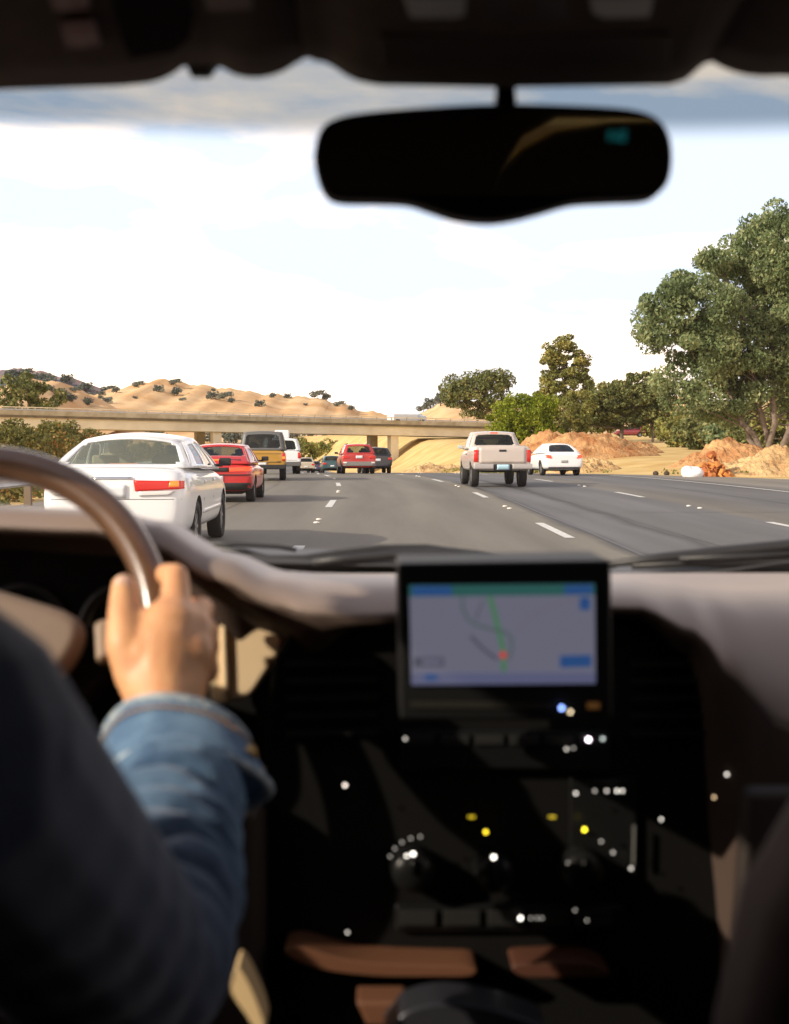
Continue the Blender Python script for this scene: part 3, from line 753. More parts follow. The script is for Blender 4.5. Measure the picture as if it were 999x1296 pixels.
    for sx in (-1, 1):
        fs_ = lambda u, v, sx=sx: side(sx, u, v)
        grid_surf('side_frame', fs_, us, vs, gm, body, True, .02, lambda u, v: not ihs(u, v))
        for k, hh in enumerate(sh_):
            one = inh([hh]); grid_surf('side_window', fs_, us, vs, s.get('sglass', glm), root, True, 0, one)
    grid_surf('roof', roof, lin(0, 1, 13), lin(0, 1, 9), gm, body, True, .025)
    # interior
    inn = MB(); zi = min(zb0, zb1); sm_ = s.get('seat', dseat)
    inn.box((0, (yb0+yb1)/2+.1, zi-.06+.11), (wb*1.75, (yb1-yb0)*.86, .05)); inn.build('parcel_shelf', dseat, body)
    ym = yb0+(yb1-yb0)*.30; yf = yb0+(yb1-yb0)*.55
    for xx in (-.38, .38):
        if s.get('rseats', True):
            hr = MB(); hr.box((xx, ym, zi+.14), (.34, .1, .14)); hr.build('headrest', sm_, body, bevel=.03)
        hr = MB(); hr.box((xx, yf, zi+.12), (.44, .12, .22)); hr.box((xx, yf, zi+.27), (.24, .1, .13)); hr.build('seat', sm_, body, bevel=.03)
    # wheels
    for yy in wy:
        for sx in (-1, 1):
            wh = empty('wheel', (0, 0, 0), 0, root); tw = s.get('tw', .21); xo = sx*(W-.015-tw/2)
            wh.location = (xo, yy, wr)
            t = MB(); t.lathe([(wr*.62, -tw/2+.02), (wr*.95, -tw/2+.005), (wr, -tw/2+.04), (wr, tw/2-.04), (wr*.95, tw/2-.005), (wr*.62, tw/2-.02)], (0, 0, 0), 'X', 28); t.build('tyre', rubber, wh, True)
            r_ = MB(); hx = sx*(tw/2-.03)
            r_.lathe([(wr*.66, hx), (wr*.66, -hx), (wr*.58, -hx), (wr*.57, hx)], (0, 0, 0), 'X', 24)
            for k in range(s.get('spokes', 7)):
                an = 2*math.pi*k/s.get('spokes', 7); r_.box((hx*.85, wr*.33*math.cos(an), wr*.33*math.sin(an)), (.025, wr*.56, wr*.14), Matrix.Rotation(an, 3, 'X'))
            r_.lathe([(.001, hx), (wr*.16, hx*.98), (wr*.16, hx*.6), (.001, hx*.6)], (0, 0, 0), 'X', 16)
            r_.build('rim', alloy, wh)
            d_ = MB(); d_.lathe([(.001, -hx*.2), (wr*.6, -hx*.2), (wr*.6, -hx*.4), (.001, -hx*.4)], (0, 0, 0), 'X', 20); d_.build('brake_disc', under, wh)
    # axle / underbody
    ub = MB(); ub.box((0, s['L']/2, zb+.03), (W*1.3, s['L']*.82, .12)); ub.build('underbody', under, body)
    # door seams and handles
    for sx in (-1, 1):
        zt_ = zi-.08
        for q in s.get('seams', []):
            spatch('door_seam', [(q, zb+.14), (q+.012, zb+.14), (q+.012, zt_), (q, zt_)], blackp, sx, .001, 4, .003, body)
        for q in s.get('handles', []):
            spatch('door_handle', [(q, zt_-.07), (q+.17, zt_-.07), (q+.17, zt_-.035), (q, zt_-.035)], s.get('handlem', blackp), sx, .012, 4, .02, root)
        if 'strip' in s:
            a, b, z = s['strip']; spatch('side_moulding', [(a, z), (b, z), (b, z+.05), (a, z+.05)], s.get('stripm', pm), sx, .008, 14, .015, root)
        # mirrors
        my = yb1-.45; mz = zi+.10
        mm = MB(); mm.box((sx*(W+.07), my, mz), (.17, .09, .11)); mm.box((sx*(W-.03), my+.02, mz-.05), (.14, .05, .04)); mm.build('side_mirror', s.get('mirm', blackp), root, bevel=.03)
    # front lamps
    for sx in (-1, 1):
        h = MB(); h.box((sx*(W*.68), s['L']-.12, .66), (.36, .14, .15)); h.build('headlight', whl, root, bevel=.03)
    for it in s.get('rear', []):
        nm, c4, m = it[0], it[1], it[2]; kw = it[3] if len(it) > 3 else {}
        rpatch(nm, c4, m, **kw)
        if nm == 'licence_plate':
            xs_ = [p[0] for p in c4]; zs_ = [p[1] for p in c4]; cx_ = (min(xs_)+max(xs_))/2; cz_ = (min(zs_)+max(zs_))/2; pw = max(xs_)-min(xs_)
    if 'extra' in s: s['extra'](root, body, rpatch, spatch, hit_r)
    return root
def quad(x0, x1, z0, z1): return [(x0, z0), (x1, z0), (x1, z1), (x0, z1)]
def mirror(it):
    nm, c4, m = it[0], it[1], it[2]; kw = it[3] if len(it) > 3 else {}
    return (nm, [(-a, b) for a, b in c4], m, kw)
def both(nm, c4, m, **kw): return [(nm, c4, m, kw), (nm, [(-a, b) for a, b in c4], m, kw)]

# white sedan (near, left lane)
whitep = paint('white_paint', (.88, .88, .88))
def sedan_extra(root, body, rpatch, spatch, hit_r):
    for sx in (-1, 1):
        ex = MB(); ex.lathe([(.03, 0), (.035, 0), (.035, .2), (.03, .2)], (sx*.55, .02, .30), 'Y', 12); ex.build('exhaust', chrome, root, True)
        for sx2 in (-1, 1): pass
sedglass = glass_mat('sedan_glass', (.75, .78, .70), .72)
[q for q in sedglass.node_tree.nodes if q.type == 'BSDF_DIFFUSE'][0].inputs['Color'].default_value = (.34, .37, .30, 1)
sedan = dict(glass=sedglass, L=4.8, W=.885, crown=.075, paint=whitep, wheels=(1.02, 3.76), wr=.325, zb=.24, sh=.075,
    body=[(.0, .66, .90, .42), (.02, .76, .97, .34), (.09, .825, 1.045, .27), (.25, .868, 1.082, .25), (.8, .885, 1.09, .24), (1.6, .885, 1.06, .24), (2.6, .885, 1.04, .24), (3.5, .885, 1.02, .24), (4.1, .875, .93, .25), (4.55, .83, .80, .27), (4.75, .70, .70, .32), (4.8, .55, .62, .38)],
    gh=((.62, 1.065, 3.72, 1.0, .83, .81), (1.28, 1.37, 2.62, 1.39, .62, .62)), bul=.18, rwin=(.06, .94, .10, .91), seat=seatm,
    swin=[(.13, .35, .12, .84), (.385, .64, .08, .86), (.67, .91, .08, .86)], seams=(1.52, 2.5, 3.45), handles=(1.62, 2.6), handlem=whitep, strip=(1.45, 3.35, .47), rseats=True,
    rear=both('tail_light', [(.27, .80), (.82, .825), (.815, .915), (.25, .925)], redl, nn=14)+both('reverse_light', [(.31, .745), (.68, .757), (.74, .803), (.30, .795)], whl, nn=10)+both('indicator_light', [(.66, .85), (.77, .852), (.765, .918), (.67, .91)], orl, off=.020, nn=8)
      +[('trunk_trim', quad(-.24, .24, .94, .96), chrome), ('licence_plate', quad(-.16, .16, .72, .87), platem), ('bumper_seam', quad(-.80, .80, .70, .706), blackp, dict(off=.001, th=.003, nn=20)), ('lower_grille', quad(-.5, .5, .38, .42), blackp, dict(off=.003, th=.004))], extra=sedan_extra)
acc = make_car(sedan, 'white_sedan', 'large white sedan nearest in the left lane, its brake lamp glowing', 'car', -3.075, 15.75)
hm = MB(); hm.box((0, .72, 1.10), (.34, .08, .035)); hm.build('high_brake_light', orl, acc, bevel=.01)

# red coupe
redp = paint('red_paint', (.55, .03, .03))
coupe = dict(L=4.1, W=.84, paint=redp, wheels=(.8, 3.2), wr=.29, zb=.22, handlem=blackp,
    body=[(.0, .68, .80, .40), (.02, .77, .84, .33), (.1, .82, .90, .27), (.4, .84, .92, .24), (1.2, .845, .92, .22), (2.8, .845, .90, .22), (3.5, .82, .78, .24), (3.95, .74, .66, .28), (4.1, .6, .58, .34)],
    gh=((.12, .90, 3.05, .89, .76, .73), (.95, 1.27, 1.95, 1.28, .55, .55)), bul=.06, rwin=(.05, .95, .42, .95), swin=[(.18, .46, .12, .84), (.50, .90, .08, .86)], rseats=False, glass=carglass,
    rear=both('tail_light', [(.30, .72), (.80, .73), (.79, .83), (.30, .81)], redb, nn=12)+[('garnish', quad(-.3, .3, .72, .81), blackp), ('trim_strip', quad(-.79, .79, .63, .655), blackp, dict(nn=16)), ('bumper', quad(-.78, .78, .30, .46), blackp, dict(nn=16)), ('licence_plate', quad(-.16, .16, .50, .62), platem)])
cp = make_car(coupe, 'red_coupe', 'red hatchback coupe with black bumper following behind the white sedan', 'car', -3.65, 30.9)
t = MB(); t.box((0, .22, .945), (1.1, .03, .10), Matrix.Rotation(R(-28), 3, 'X')); t.build('rear_panel', blackp, cp)
t = MB(); t.box((-.02, .17, .985), (.22, .03, .03)); t.build('high_brake_light', orl, cp)

# gold pickup with camper shell
goldp = paint('gold_paint', (.50, .27, .035)); greyp = mat('camper_grey', (.13, .13, .13), .5)
gpk = dict(L=4.9, W=.86, paint=goldp, ghpaint=greyp, wheels=(1.05, 3.9), wr=.35, zb=.45, tw=.24, sh=.07,
    body=[(.0, .80, 1.10, .50), (.02, .85, 1.14, .47), (.1, .86, 1.15, .45), (2.2, .86, 1.15, .42), (3.6, .86, 1.12, .42), (4.6, .84, 1.0, .42), (4.9, .78, .92, .5)],
    gh=((.03, 1.13, 3.9, 1.10, .83, .80), (.22, 1.77, 2.95, 1.76, .70, .66)), bul=.03, rwin=(.09, .91, .12, .86), swin=[(.06, .5, .2, .85), (.56, .9, .1, .85)], glass=darkglass, rseats=True,
    rear=both('tail_light', quad(.72, .84, .74, 1.02), redl)+both('indicator_light', quad(.73, .83, .80, .90), orl, off=.03)+[('tailgate_seam', quad(-.68, .68, 1.0, 1.008), blackp, dict(off=.002)), ('tailgate_stripe', quad(-.66, .66, .68, .74), mat('gold_dull', (.34, .2, .05), .5)), ('licence_plate', quad(-.15, .15, .56, .68), platem)])
gk = make_car(gpk, 'gold_pickup', 'gold pickup with a dark grey camper shell in the left lane', 'pickup truck', -4.15, 49.6)
t = MB(); t.box((0, -.08, .52), (1.68, .12, .16)); t.build('bumper', blackp, gk, bevel=.02)
t = MB(); t.box((.25, 1.2, 1.47), (.16, .14, .28)); t.build('cargo', mat('cargo_cloth', (.8, .8, .78), .8), gk, bevel=.04)
t = MB(); t.box((.36, 1.0, 1.40), (.16, .14, .14)); t.build('cargo', mat('cargo_orange', (.7, .22, .05), .8), gk, bevel=.04)

# white SUV with roof box
suv = dict(L=5.2, W=.98, paint=whitep, wheels=(1.1, 4.2), wr=.37, zb=.42, tw=.25, sh=.07,
    body=[(.0, .90, 1.12, .5), (.02, .96, 1.16, .45), (.1, .98, 1.18, .42), (2.5, .98, 1.17, .4), (3.9, .98, 1.12, .4), (4.9, .94, 1.0, .42), (5.2, .86, .9, .5)],
    gh=((.04, 1.16, 4.1, 1.13, .93, .88), (.22, 1.72, 3.1, 1.72, .78, .74)), bul=.04, rwin=(.10, .90, .06, .84), glass=darkglass,
    swin=[(.04, .3, .12, .85), (.34, .6, .1, .85), (.64, .9, .1, .85)],
    rear=both('tail_light', quad(.80, .95, .78, 1.06), redl)+[('licence_plate', quad(-.16, .16, .74, .88), platem), ('tailgate_seam', quad(-.74, .74, .68, .69), blackp, dict(off=.002))])
sv = make_car(suv, 'white_sport_utility', 'white utility vehicle carrying a white roof box behind the gold pickup', 'car', -4.62, 66.5)
t = MB(); t.box((0, -.1, .5), (1.9, .14, .22)); t.build('bumper', mat('grey_bumper', (.12, .12, .12), .6), sv, bevel=.03)
t = MB(); t.box((.05, 1.2, 1.98), (.72, 1.4, .42)); t.build('roof_box', mat('white_plastic', (.8, .8, .8), .5), sv, bevel=.08)
t = MB(); t.box((.05, .9, 1.76), (1.3, .05, .04)); t.box((.05, 1.6, 1.76), (1.3, .05, .04)); t.build('roof_rack', blackp, sv)

# red wagon in our lane
wag = dict(L=4.6, W=.87, paint=paint('bright_red_paint', (.52, .035, .03)), wheels=(.95, 3.6), wr=.32, zb=.3, sh=.08,
    body=[(.0, .78, 1.0, .42), (.02, .84, 1.03, .36), (.1, .86, 1.05, .3), (1.5, .87, 1.04, .28), (3.3, .87, 1.0, .28), (4.2, .84, .86, .3), (4.6, .7, .74, .36)],
    gh=((.06, 1.02, 3.5, .99, .80, .77), (.42, 1.44, 2.5, 1.46, .61, .60)), bul=.06, rwin=(.09, .91, .10, .84), swin=[(.05, .28, .12, .82), (.32, .58, .08, .84), (.61, .9, .08, .84)],
    rear=both('tail_light', [(.50, .78), (.85, .78), (.85, .90), (.5, .88)], redl, nn=10)+[('licence_plate', quad(-.17, .17, .78, .92), platem), ('lower_cladding', quad(-.84, .84, .40, .62), mat('grey_cladding', (.22, .21, .2), .6), dict(nn=20, th=.04))]+both('reflector_light', quad(.62, .8, .52, .6), whl, off=.04))
wg = make_car(wag, 'red_wagon', 'red station wagon with grey lower bumper ahead in our lane', 'car', -.80, 68)
t = MB(); t.box((0, .42, 1.485), (.3, .05, .03)); t.build('high_brake_light', redl, wg)
t = MB(); [t.box((sx*.55, 1.4, 1.53), (.04, 1.7, .04)) for sx in (-1, 1)]; t.build('roof_rack', blackp, wg)

# champagne pickup right
beigep = paint('champagne_paint', (.56, .49, .44), .35)
pk = dict(L=5.2, W=.90, paint=beigep, wheels=(1.15, 4.15), wr=.37, zb=.50, tw=.25, sh=.06,
    body=[(.0, .84, 1.26, .60), (.015, .885, 1.30, .56), (.08, .90, 1.32, .52), (1.0, .90, 1.32, .50), (2.05, .90, 1.30, .48), (2.2, .90, 1.22, .46), (3.6, .90, 1.18, .45), (4.7, .88, 1.08, .45), (5.2, .82, .95, .52)],
    bed=(.10, 1.95, .76, .85), gh=((2.08, 1.20, 3.95, 1.16, .84, .82), (2.30, 1.68, 3.2, 1.69, .68, .66)), bul=.05, rwin=(.09, .91, .22, .88), swin=[(.10, .42, .12, .85), (.47, .9, .1, .85)], rseats=False, glass=darkglass, mirm=mat('mirror_housing_pale', (.45, .5, .52), .4),
    seams=(2.15, 3.3), handles=(2.3,),
    rear=both('tail_light', [(.765, .80), (.885, .80), (.88, 1.17), (.755, 1.17)], redl)+[('tailgate', quad(-.73, .73, .76, 1.30), beigep, dict(off=.008, nn=16)), ('tailgate_handle', quad(-.11, .11, 1.12, 1.18), blackp, dict(off=.022)),
      ('licence_plate', quad(-.19, .19, .54, .72), plateb, dict(off=.16))])
pu = make_car(pk, 'champagne_pickup', 'champagne pickup truck with pale blue plate one lane to the right', 'pickup truck', 3.95, 41.6)
t = MB(); [t.box((sx*.6, -.09, .66), (.62, .14, .17)) for sx in (-1, 1)]; t.build('bumper', mat('brushed_bumper', (.5, .47, .45), .4, metal=.5), pu, bevel=.03)
t = MB(); t.box((0, -.06, .63), (.56, .12, .2)); t.build('bumper_step', blackp, pu, bevel=.02)
t = MB(); t.box((0, 2.27, 1.715), (.24, .06, .05)); t.build('high_brake_light', redb, pu, bevel=.01)

# white coupe far right
wc = dict(L=4.5, W=.89, paint=whitep, wheels=(.95, 3.6), wr=.32, zb=.24,
    body=[(.0, .72, .90, .44), (.015, .80, .97, .36), (.08, .86, 1.02, .28), (.4, .89, 1.04, .25), (1.2, .895, 1.02, .24), (3.2, .895, .98, .24), (4.0, .87, .84, .26), (4.4, .74, .72, .32), (4.5, .6, .64, .4)],
    gh=((.35, 1.01, 3.35, .97, .78, .74), (1.15, 1.36, 2.25, 1.37, .54, .55)), bul=.12, rwin=(.10, .90, .10, .93), swin=[(.16, .42, .12, .82), (.46, .9, .08, .86)], glass=darkglass, sglass=carglass,
    rear=both('tail_light', [(.56, .76), (.82, .80), (.82, .93), (.60, .90)], redb, nn=8)+[('licence_plate', quad(-.15, .15, .58, .69), mat('plate_grey', (.35, .36, .34), .5)), ('lower_cladding', quad(-.7, .7, .32, .38), blackp)])
wc_ = make_car(wc, 'white_coupe', 'white rounded coupe driving in the far right lane beside the pickup', 'car', 8.35, 59.2)

small = dict(L=4.2, W=.84, wheels=(.8, 3.3), wr=.3, zb=.28, body=coupe['body'], glass=darkglass, sh=.09)
small = dict(coupe); small.update(body=[(.0, .74, .92, .42), (.02, .8, .97, .34), (.1, .83, 1.0, .28), (1.2, .84, .99, .25), (3.0, .84, .95, .25), (3.8, .8, .8, .28), (4.1, .6, .68, .34)], gh=((.12, .97, 3.05, .93, .76, .73), (.7, 1.36, 2.1, 1.37, .57, .57)), rwin=(.08, .92, .1, .9), glass=darkglass, rear=both('tail_light', quad(.5, .78, .70, .84), redl)+[('licence_plate', quad(-.16, .16, .52, .64), platem), ('bumper', quad(-.78, .78, .3, .44), blackp)])
def variant(c, nm, **k):
    d = dict(small); d['paint'] = paint(nm, c); d.update(k); return d
gc = make_car(variant((.025, .085, .10), 'teal_paint'), 'teal_hatchback', 'small dark teal hatchback far ahead, left of the red wagon', 'car', bx(421, 112), 112)
bc = make_car(variant((.55, .48, .36), 'beige_paint'), 'beige_hatchback', 'tiny beige car far ahead beside the white utility vehicle', 'car', bx(388, 125), 125)
nc = make_car(variant((.03, .04, .10), 'navy_paint'), 'navy_hatchback', 'tiny navy car farthest away under the overpass', 'car', bx(399, 165), 165)
dc = make_car(dict(wag, paint=paint('black_paint', (.02, .02, .025)), glass=darkglass, rear=both('tail_light', quad(.6, .82, .78, .9), redl)+[('licence_plate', quad(-.17, .17, .70, .84), platem)]), 'black_wagon', 'black wagon half hidden behind the right side of the red wagon', 'car', bx(478.5, 78), 78)
# parked red car in the field
pc = make_car(variant((.22, .03, .04), 'maroon_paint', L=4.1), 'parked_maroon_car', 'maroon and white car parked sideways under trees beyond the straw field', 'car', bx(818, 190), 190, yaw=R(97))
pc.location.z = gz(bx(800, 190), 190)+.15; pc.rotation_euler = (0, 0, R(84)); pc.location.x = bx(818, 190); pc.scale = (1.1, 1.1, 1.1)
# box truck on the overpass
q = A.lerp(B, 0)
for i in range(500):
    q = A.lerp(B, i/500)
    if 475+q.x/q.y*F >= 522: break
bt = empty('delivery_truck', q+nrm*3+Vector((0, 0, -.95)), math.atan2(dirh.y, dirh.x)); tag(bt, 'low white truck crossing the overpass near the right trees', 'truck')
t = MB(); t.box((0, 0, .95), (3.6, 2.0, 1.0)); t.build('cargo_box', whitep, bt, bevel=.06)
t = MB(); t.box((2.5, 0, .8), (1.3, 1.9, .9)); t.box((2.2, 0, 1.25), (.8, 1.7, .5)); t.build('cab', mat('pale_cab', (.6, .68, .75), .4), bt, bevel=.1)
t = MB()
for xx in (-1.2, 2.4):
    for yy in (-.9, .9): t.lathe([(.05, -.12), (.4, -.12), (.4, .12), (.05, .12)], (xx, yy, .4), 'Y', 16)
t.build('wheels', rubber, bt)
# utility pole
up_ = empty('utility_pole', (bx(446, 300), 300, -4)); tag(up_, 'thin pale pole seen through the overpass above the red wagon', 'pole')
t = MB(); t.tube([(0, 0, 0), (0, 0, 7)], [.16, .1], 8); t.build('pole', conc, up_, True)
t = MB(); t.box((0, 0, 6.6), (1.4, .12, .12)); t.build('crossarm', conc, up_)
#INTERIOR

van = empty('vehicle_interior', (0, 0, 0)); tag(van, 'dark brown interior of our own vehicle with dashboard, steering wheel and windshield', 'vehicle')
pad = mat('dash_vinyl', (.285, .215, .18), .40, spec=.8, noise=(9, (.32, .245, .205), .3), bump=(600, .12, .001))
padL = mat('beige_plastic', (.80, .60, .36), .5, noise=(14, (.84, .64, .40), .2))
blk = mat('black_plastic', (.0085, .008, .0075), .6, spec=.06, bump=(500, .1, .001))
blk2 = mat('gloss_black', (.009, .009, .009), .3, spec=.2)
dkb = mat('dark_brown_plastic', (.030, .021, .017), .6)
liner = mat('headliner_cloth', (.075, .055, .045), .95, noise=(60, (.095, .07, .058), .2), bump=(300, .3, .002))
leath = mat('wheel_leather', (.115, .058, .032), .24, spec=.7, coat=.4, noise=(40, (.15, .08, .045), .2), bump=(350, .15, .001))
brn = mat('brown_trim', (.15, .065, .034), .45)
# --- dashboard pad
K = [
 (-.80, [(1.97,1.16),(1.75,1.19),(1.58,1.24),(1.45,1.272),(1.37,1.276),(1.345,1.264),(1.35,1.25),(1.42,1.24),(1.45,1.23)]),
 (-.45, [(1.97,1.16),(1.75,1.20),(1.58,1.25),(1.45,1.283),(1.37,1.288),(1.345,1.276),(1.35,1.262),(1.42,1.25),(1.45,1.24)]),
 (-.28, [(1.97,1.16),(1.75,1.20),(1.58,1.25),(1.45,1.277),(1.37,1.282),(1.345,1.270),(1.35,1.256),(1.42,1.246),(1.45,1.23)]),
 (-.225,[(1.97,1.16),(1.75,1.195),(1.58,1.24),(1.45,1.266),(1.36,1.270),(1.335,1.256),(1.34,1.240),(1.40,1.22),(1.42,1.20)]),
 (-.155,[(1.97,1.16),(1.75,1.185),(1.58,1.215),(1.45,1.233),(1.36,1.236),(1.33,1.222),(1.335,1.205),(1.36,1.19),(1.38,1.16)]),
 (-.10, [(1.97,1.16),(1.75,1.18),(1.58,1.20),(1.45,1.212),(1.36,1.214),(1.325,1.200),(1.335,1.175),(1.40,1.14),(1.42,1.06)]),
 (-.065,[(1.97,1.16),(1.75,1.18),(1.58,1.198),(1.45,1.208),(1.37,1.208),(1.32,1.194),(1.32,1.165),(1.36,1.12),(1.38,1.05)]),
 (-.02, [(1.97,1.16),(1.75,1.18),(1.58,1.197),(1.45,1.207),(1.37,1.206),(1.325,1.190),(1.315,1.172),(1.35,1.162),(1.39,1.12)]),
 (.12,  [(1.97,1.16),(1.75,1.18),(1.58,1.197),(1.45,1.207),(1.37,1.207),(1.325,1.198),(1.32,1.186),(1.37,1.175),(1.39,1.12)]),
 (.26,  [(1.97,1.16),(1.75,1.18),(1.58,1.197),(1.45,1.205),(1.37,1.203),(1.325,1.194),(1.32,1.182),(1.37,1.165),(1.39,1.10)]),
 (.315, [(1.97,1.16),(1.75,1.18),(1.58,1.196),(1.45,1.201),(1.37,1.194),(1.32,1.175),(1.31,1.155),(1.36,1.12),(1.39,1.0)]),
 (.350, [(1.97,1.16),(1.75,1.18),(1.58,1.194),(1.45,1.196),(1.36,1.180),(1.30,1.14),(1.295,1.09),(1.33,.98),(1.35,.8)]),
 (.385, [(1.97,1.16),(1.75,1.18),(1.58,1.192),(1.45,1.192),(1.34,1.170),(1.265,1.115),(1.235,1.03),(1.225,.85),(1.23,.55)]),
 (.46,  [(1.97,1.16),(1.75,1.18),(1.58,1.191),(1.44,1.190),(1.33,1.168),(1.25,1.115),(1.215,1.02),(1.20,.85),(1.20,.50)]),
 (.96,  [(1.97,1.16),(1.75,1.18),(1.58,1.190),(1.44,1.188),(1.33,1.165),(1.25,1.115),(1.21,1.02),(1.20,.85),(1.20,.50)])]
def padfn(x, v):
    j = v*8; 
    def at(k):
        k = max(0, min(8, k)); ty = [(a[0], a[1][k][0]) for a in K]; tz = [(a[0], a[1][k][1]) for a in K]
        return Vector((x, interps(ty, x), interps(tz, x)))
    i = int(min(7, math.floor(j))); t = j-i
    p0, p1, p2, p3 = at(i-1), at(i), at(i+1), at(i+2)
    q = .5*((2*p1)+(-p0+p2)*t+(2*p0-5*p1+4*p2-p3)*t*t+(-p0+3*p1-3*p2+p3)*t*t*t); q.x = x
    return q
vv = lin(0, 1, 65)
dash = grid_surf('dashboard', padfn, lin(-.80, .96, 140), [v for v in vv if v <= .69], pad, van)
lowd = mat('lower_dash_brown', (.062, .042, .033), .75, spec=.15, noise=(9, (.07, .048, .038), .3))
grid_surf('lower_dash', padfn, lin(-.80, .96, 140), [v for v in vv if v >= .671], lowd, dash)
def ppoly(pts, Y): return [P(a, b, Y) for a, b in pts]
def slab(name, pts, Y, depth, m, parent=van, bevel=.004, seg=3):
    mb = MB(); mb.prism(ppoly(pts, Y), (0, depth, 0)); return mb.build(name, m, parent, bevel=bevel, seg=seg)
def smoothpoly(pts, n=4):
    out = []; L = len(pts)
    for i in range(L):
        p0, p1, p2, p3 = [Vector((*pts[(i+k) % L], 0)) for k in (-1, 0, 1, 2)]
        for q in range(n):
            t = q/n; r = .5*((2*p1)+(-p0+p2)*t+(2*p0-5*p1+4*p2-p3)*t*t+(-p0+3*p1-3*p2+p3)*t*t*t); out.append((r.x, r.y))
    return out
stack = slab('center_stack', [(250, 1400), (300, 1150), (335, 1000), (338, 900), (347, 835), (372, 795), (420, 774), (505, 765), (640, 759), (775, 754), (850, 764), (893, 786), (922, 828), (936, 880), (938, 1000), (930, 1296), (915, 1420)], 1.345, .1, blk, dash, bevel=.006)
cl = MB(); cl.prism([(x_, 1.452, z_) for x_, z_ in [(-.78, .80), (-.13, .80), (-.13, 1.14), (-.165, 1.18), (-.225, 1.21), (-.28, 1.235), (-.78, 1.24)]], (0, .02, 0)); cl.build('cluster_face', blk, dash)
kn = MB(); kn.box((-.45, 1.33, .72), (.68, .06, .56)); kn.build('knee_panel', dkb, dash, bevel=.02)
# cluster gauges behind the wheel
for xx in (-.52, -.38, -.27):
    t = MB(); t.lathe([(.03, 0), (.05, 0), (.052, -.012), (.046, -.012)], (xx, 1.458, 1.15), 'Y', 24); t.build('gauge', mat('gauge_ring', (.02, .02, .022), .4), dash, True)
slab('column_trim', smoothpoly([(266, 752), (295, 738), (328, 750), (352, 778), (360, 803), (352, 832), (338, 852), (318, 880), (292, 888), (266, 884)], 3), 1.385, .05, padL, dash, bevel=.006)
slab('column_trim_ridge', [(278, 770), (286, 768), (290, 878), (281, 880)], 1.379, .02, padL, dash, bevel=.003)
# lower console details
slab('tray_lip', smoothpoly([(360, 1207), (378, 1198), (430, 1212), (480, 1219), (552, 1222), (600, 1224), (596, 1236), (545, 1237), (470, 1236), (400, 1226)], 3), 1.30, .05, brn, dash)
slab('tray_lip', smoothpoly([(650, 1222), (700, 1219), (750, 1219), (772, 1236), (700, 1238), (660, 1236)], 3), 1.30, .05, mat('brown_trim_dim', (.09, .035, .02), .5), dash)  # darker copy of the same trim; the break between stands for shadow
slab('cup_holder', [(450, 1268), (515, 1268), (512, 1300), (465, 1300)], 1.22, .04, brn, dash)
slab('console_side', smoothpoly([(298, 1228), (305, 1228), (320, 1255), (336, 1300), (328, 1310), (312, 1285), (293, 1255)], 3), 1.08, .04, mat('tan_side', (.70, .50, .26), .6), dash)
slab('shift_tray', smoothpoly([(500, 1296), (520, 1278), (570, 1270), (640, 1282), (690, 1310), (500, 1320)], 3), 1.15, .05, mat('grey_metal', (.05, .05, .06), .35, metal=.5), dash)
slab('vent_trim', [(914, 872), (921, 872), (924, 975), (917, 985)], 1.325, .01, mat('satin_trim', (.32, .27, .2), .35, metal=.6), dash, bevel=.001)
slab('glovebox', [(945, 1000), (1150, 1000), (1150, 1300), (925, 1300)], 1.19, .03, dkb, dash, bevel=.01)
# vents
for (a, b) in ((362, 478), (800, 905)):
    v = MB()
    for k in range(5): v.prism(ppoly([(a, 840+k*22), (b, 838+k*22), (b, 842+k*22), (a, 844+k*22)], 1.338), (0, .012, .004))
    v.build('air_vent', mat('vent_slat', (.014, .013, .012), .35), dash)
# --- instruments on the stack
def knob(px, py, r, Y=1.335):
    c = P(px, py, Y); t = MB(); t.lathe([(.001, -.022), (r*.85, -.022), (r*.95, -.016), (r, 0), (r, .01), (.001, .01)], c, 'Y', 28, closed=False)
    t.box(c+Vector((0, -.024, r*.4)), (.003, .004, r*.7)); return t.build('control_knob', blk2, dash, True)
knob(522, 1098, .022); knob(625, 1100, .020); knob(735, 1098, .022)
slab('radio', [(508, 925), (772, 925), (772, 975), (508, 975)], 1.33, .02, blk2, dash)
slab('button_row', [(500, 1146), (790, 1146), (790, 1180), (500, 1180)], 1.335, .015, blk2, dash)
slab('switch_panel', [(722, 985), (806, 985), (806, 1110), (722, 1110)], 1.338, .015, blk2, dash, bevel=.002)
for q in range(6):
    slab('control_button', [(514+q*44, 931), (550+q*44, 931), (550+q*44, 943), (514+q*44, 943)], 1.327, .004, mat('button_grey', (.022, .022, .021), .4, spec=.3), dash, bevel=.001)
for q in range(5):
    slab('control_button', [(506+q*56, 1153), (552+q*56, 1153), (552+q*56, 1172), (506+q*56, 1172)], 1.331, .004, mat('button_grey', (.022, .022, .021), .4, spec=.3), dash, bevel=.001)
def lampd(px, py, col, st, r=.0016, Y=1.315, name='indicator_lamp'):
    t = MB(); t.ball(P(px, py, Y), r, 5); t.build(name, mat('lamp_%d_%d_%d_%d' % (col[0]*99, col[1]*99, col[2]*99, st*10), (0.02, .02, .02), .5, emit=(col, st*.75)), dash, True)
Wt = (1, .93, .82); Yl = (1, .72, .03)
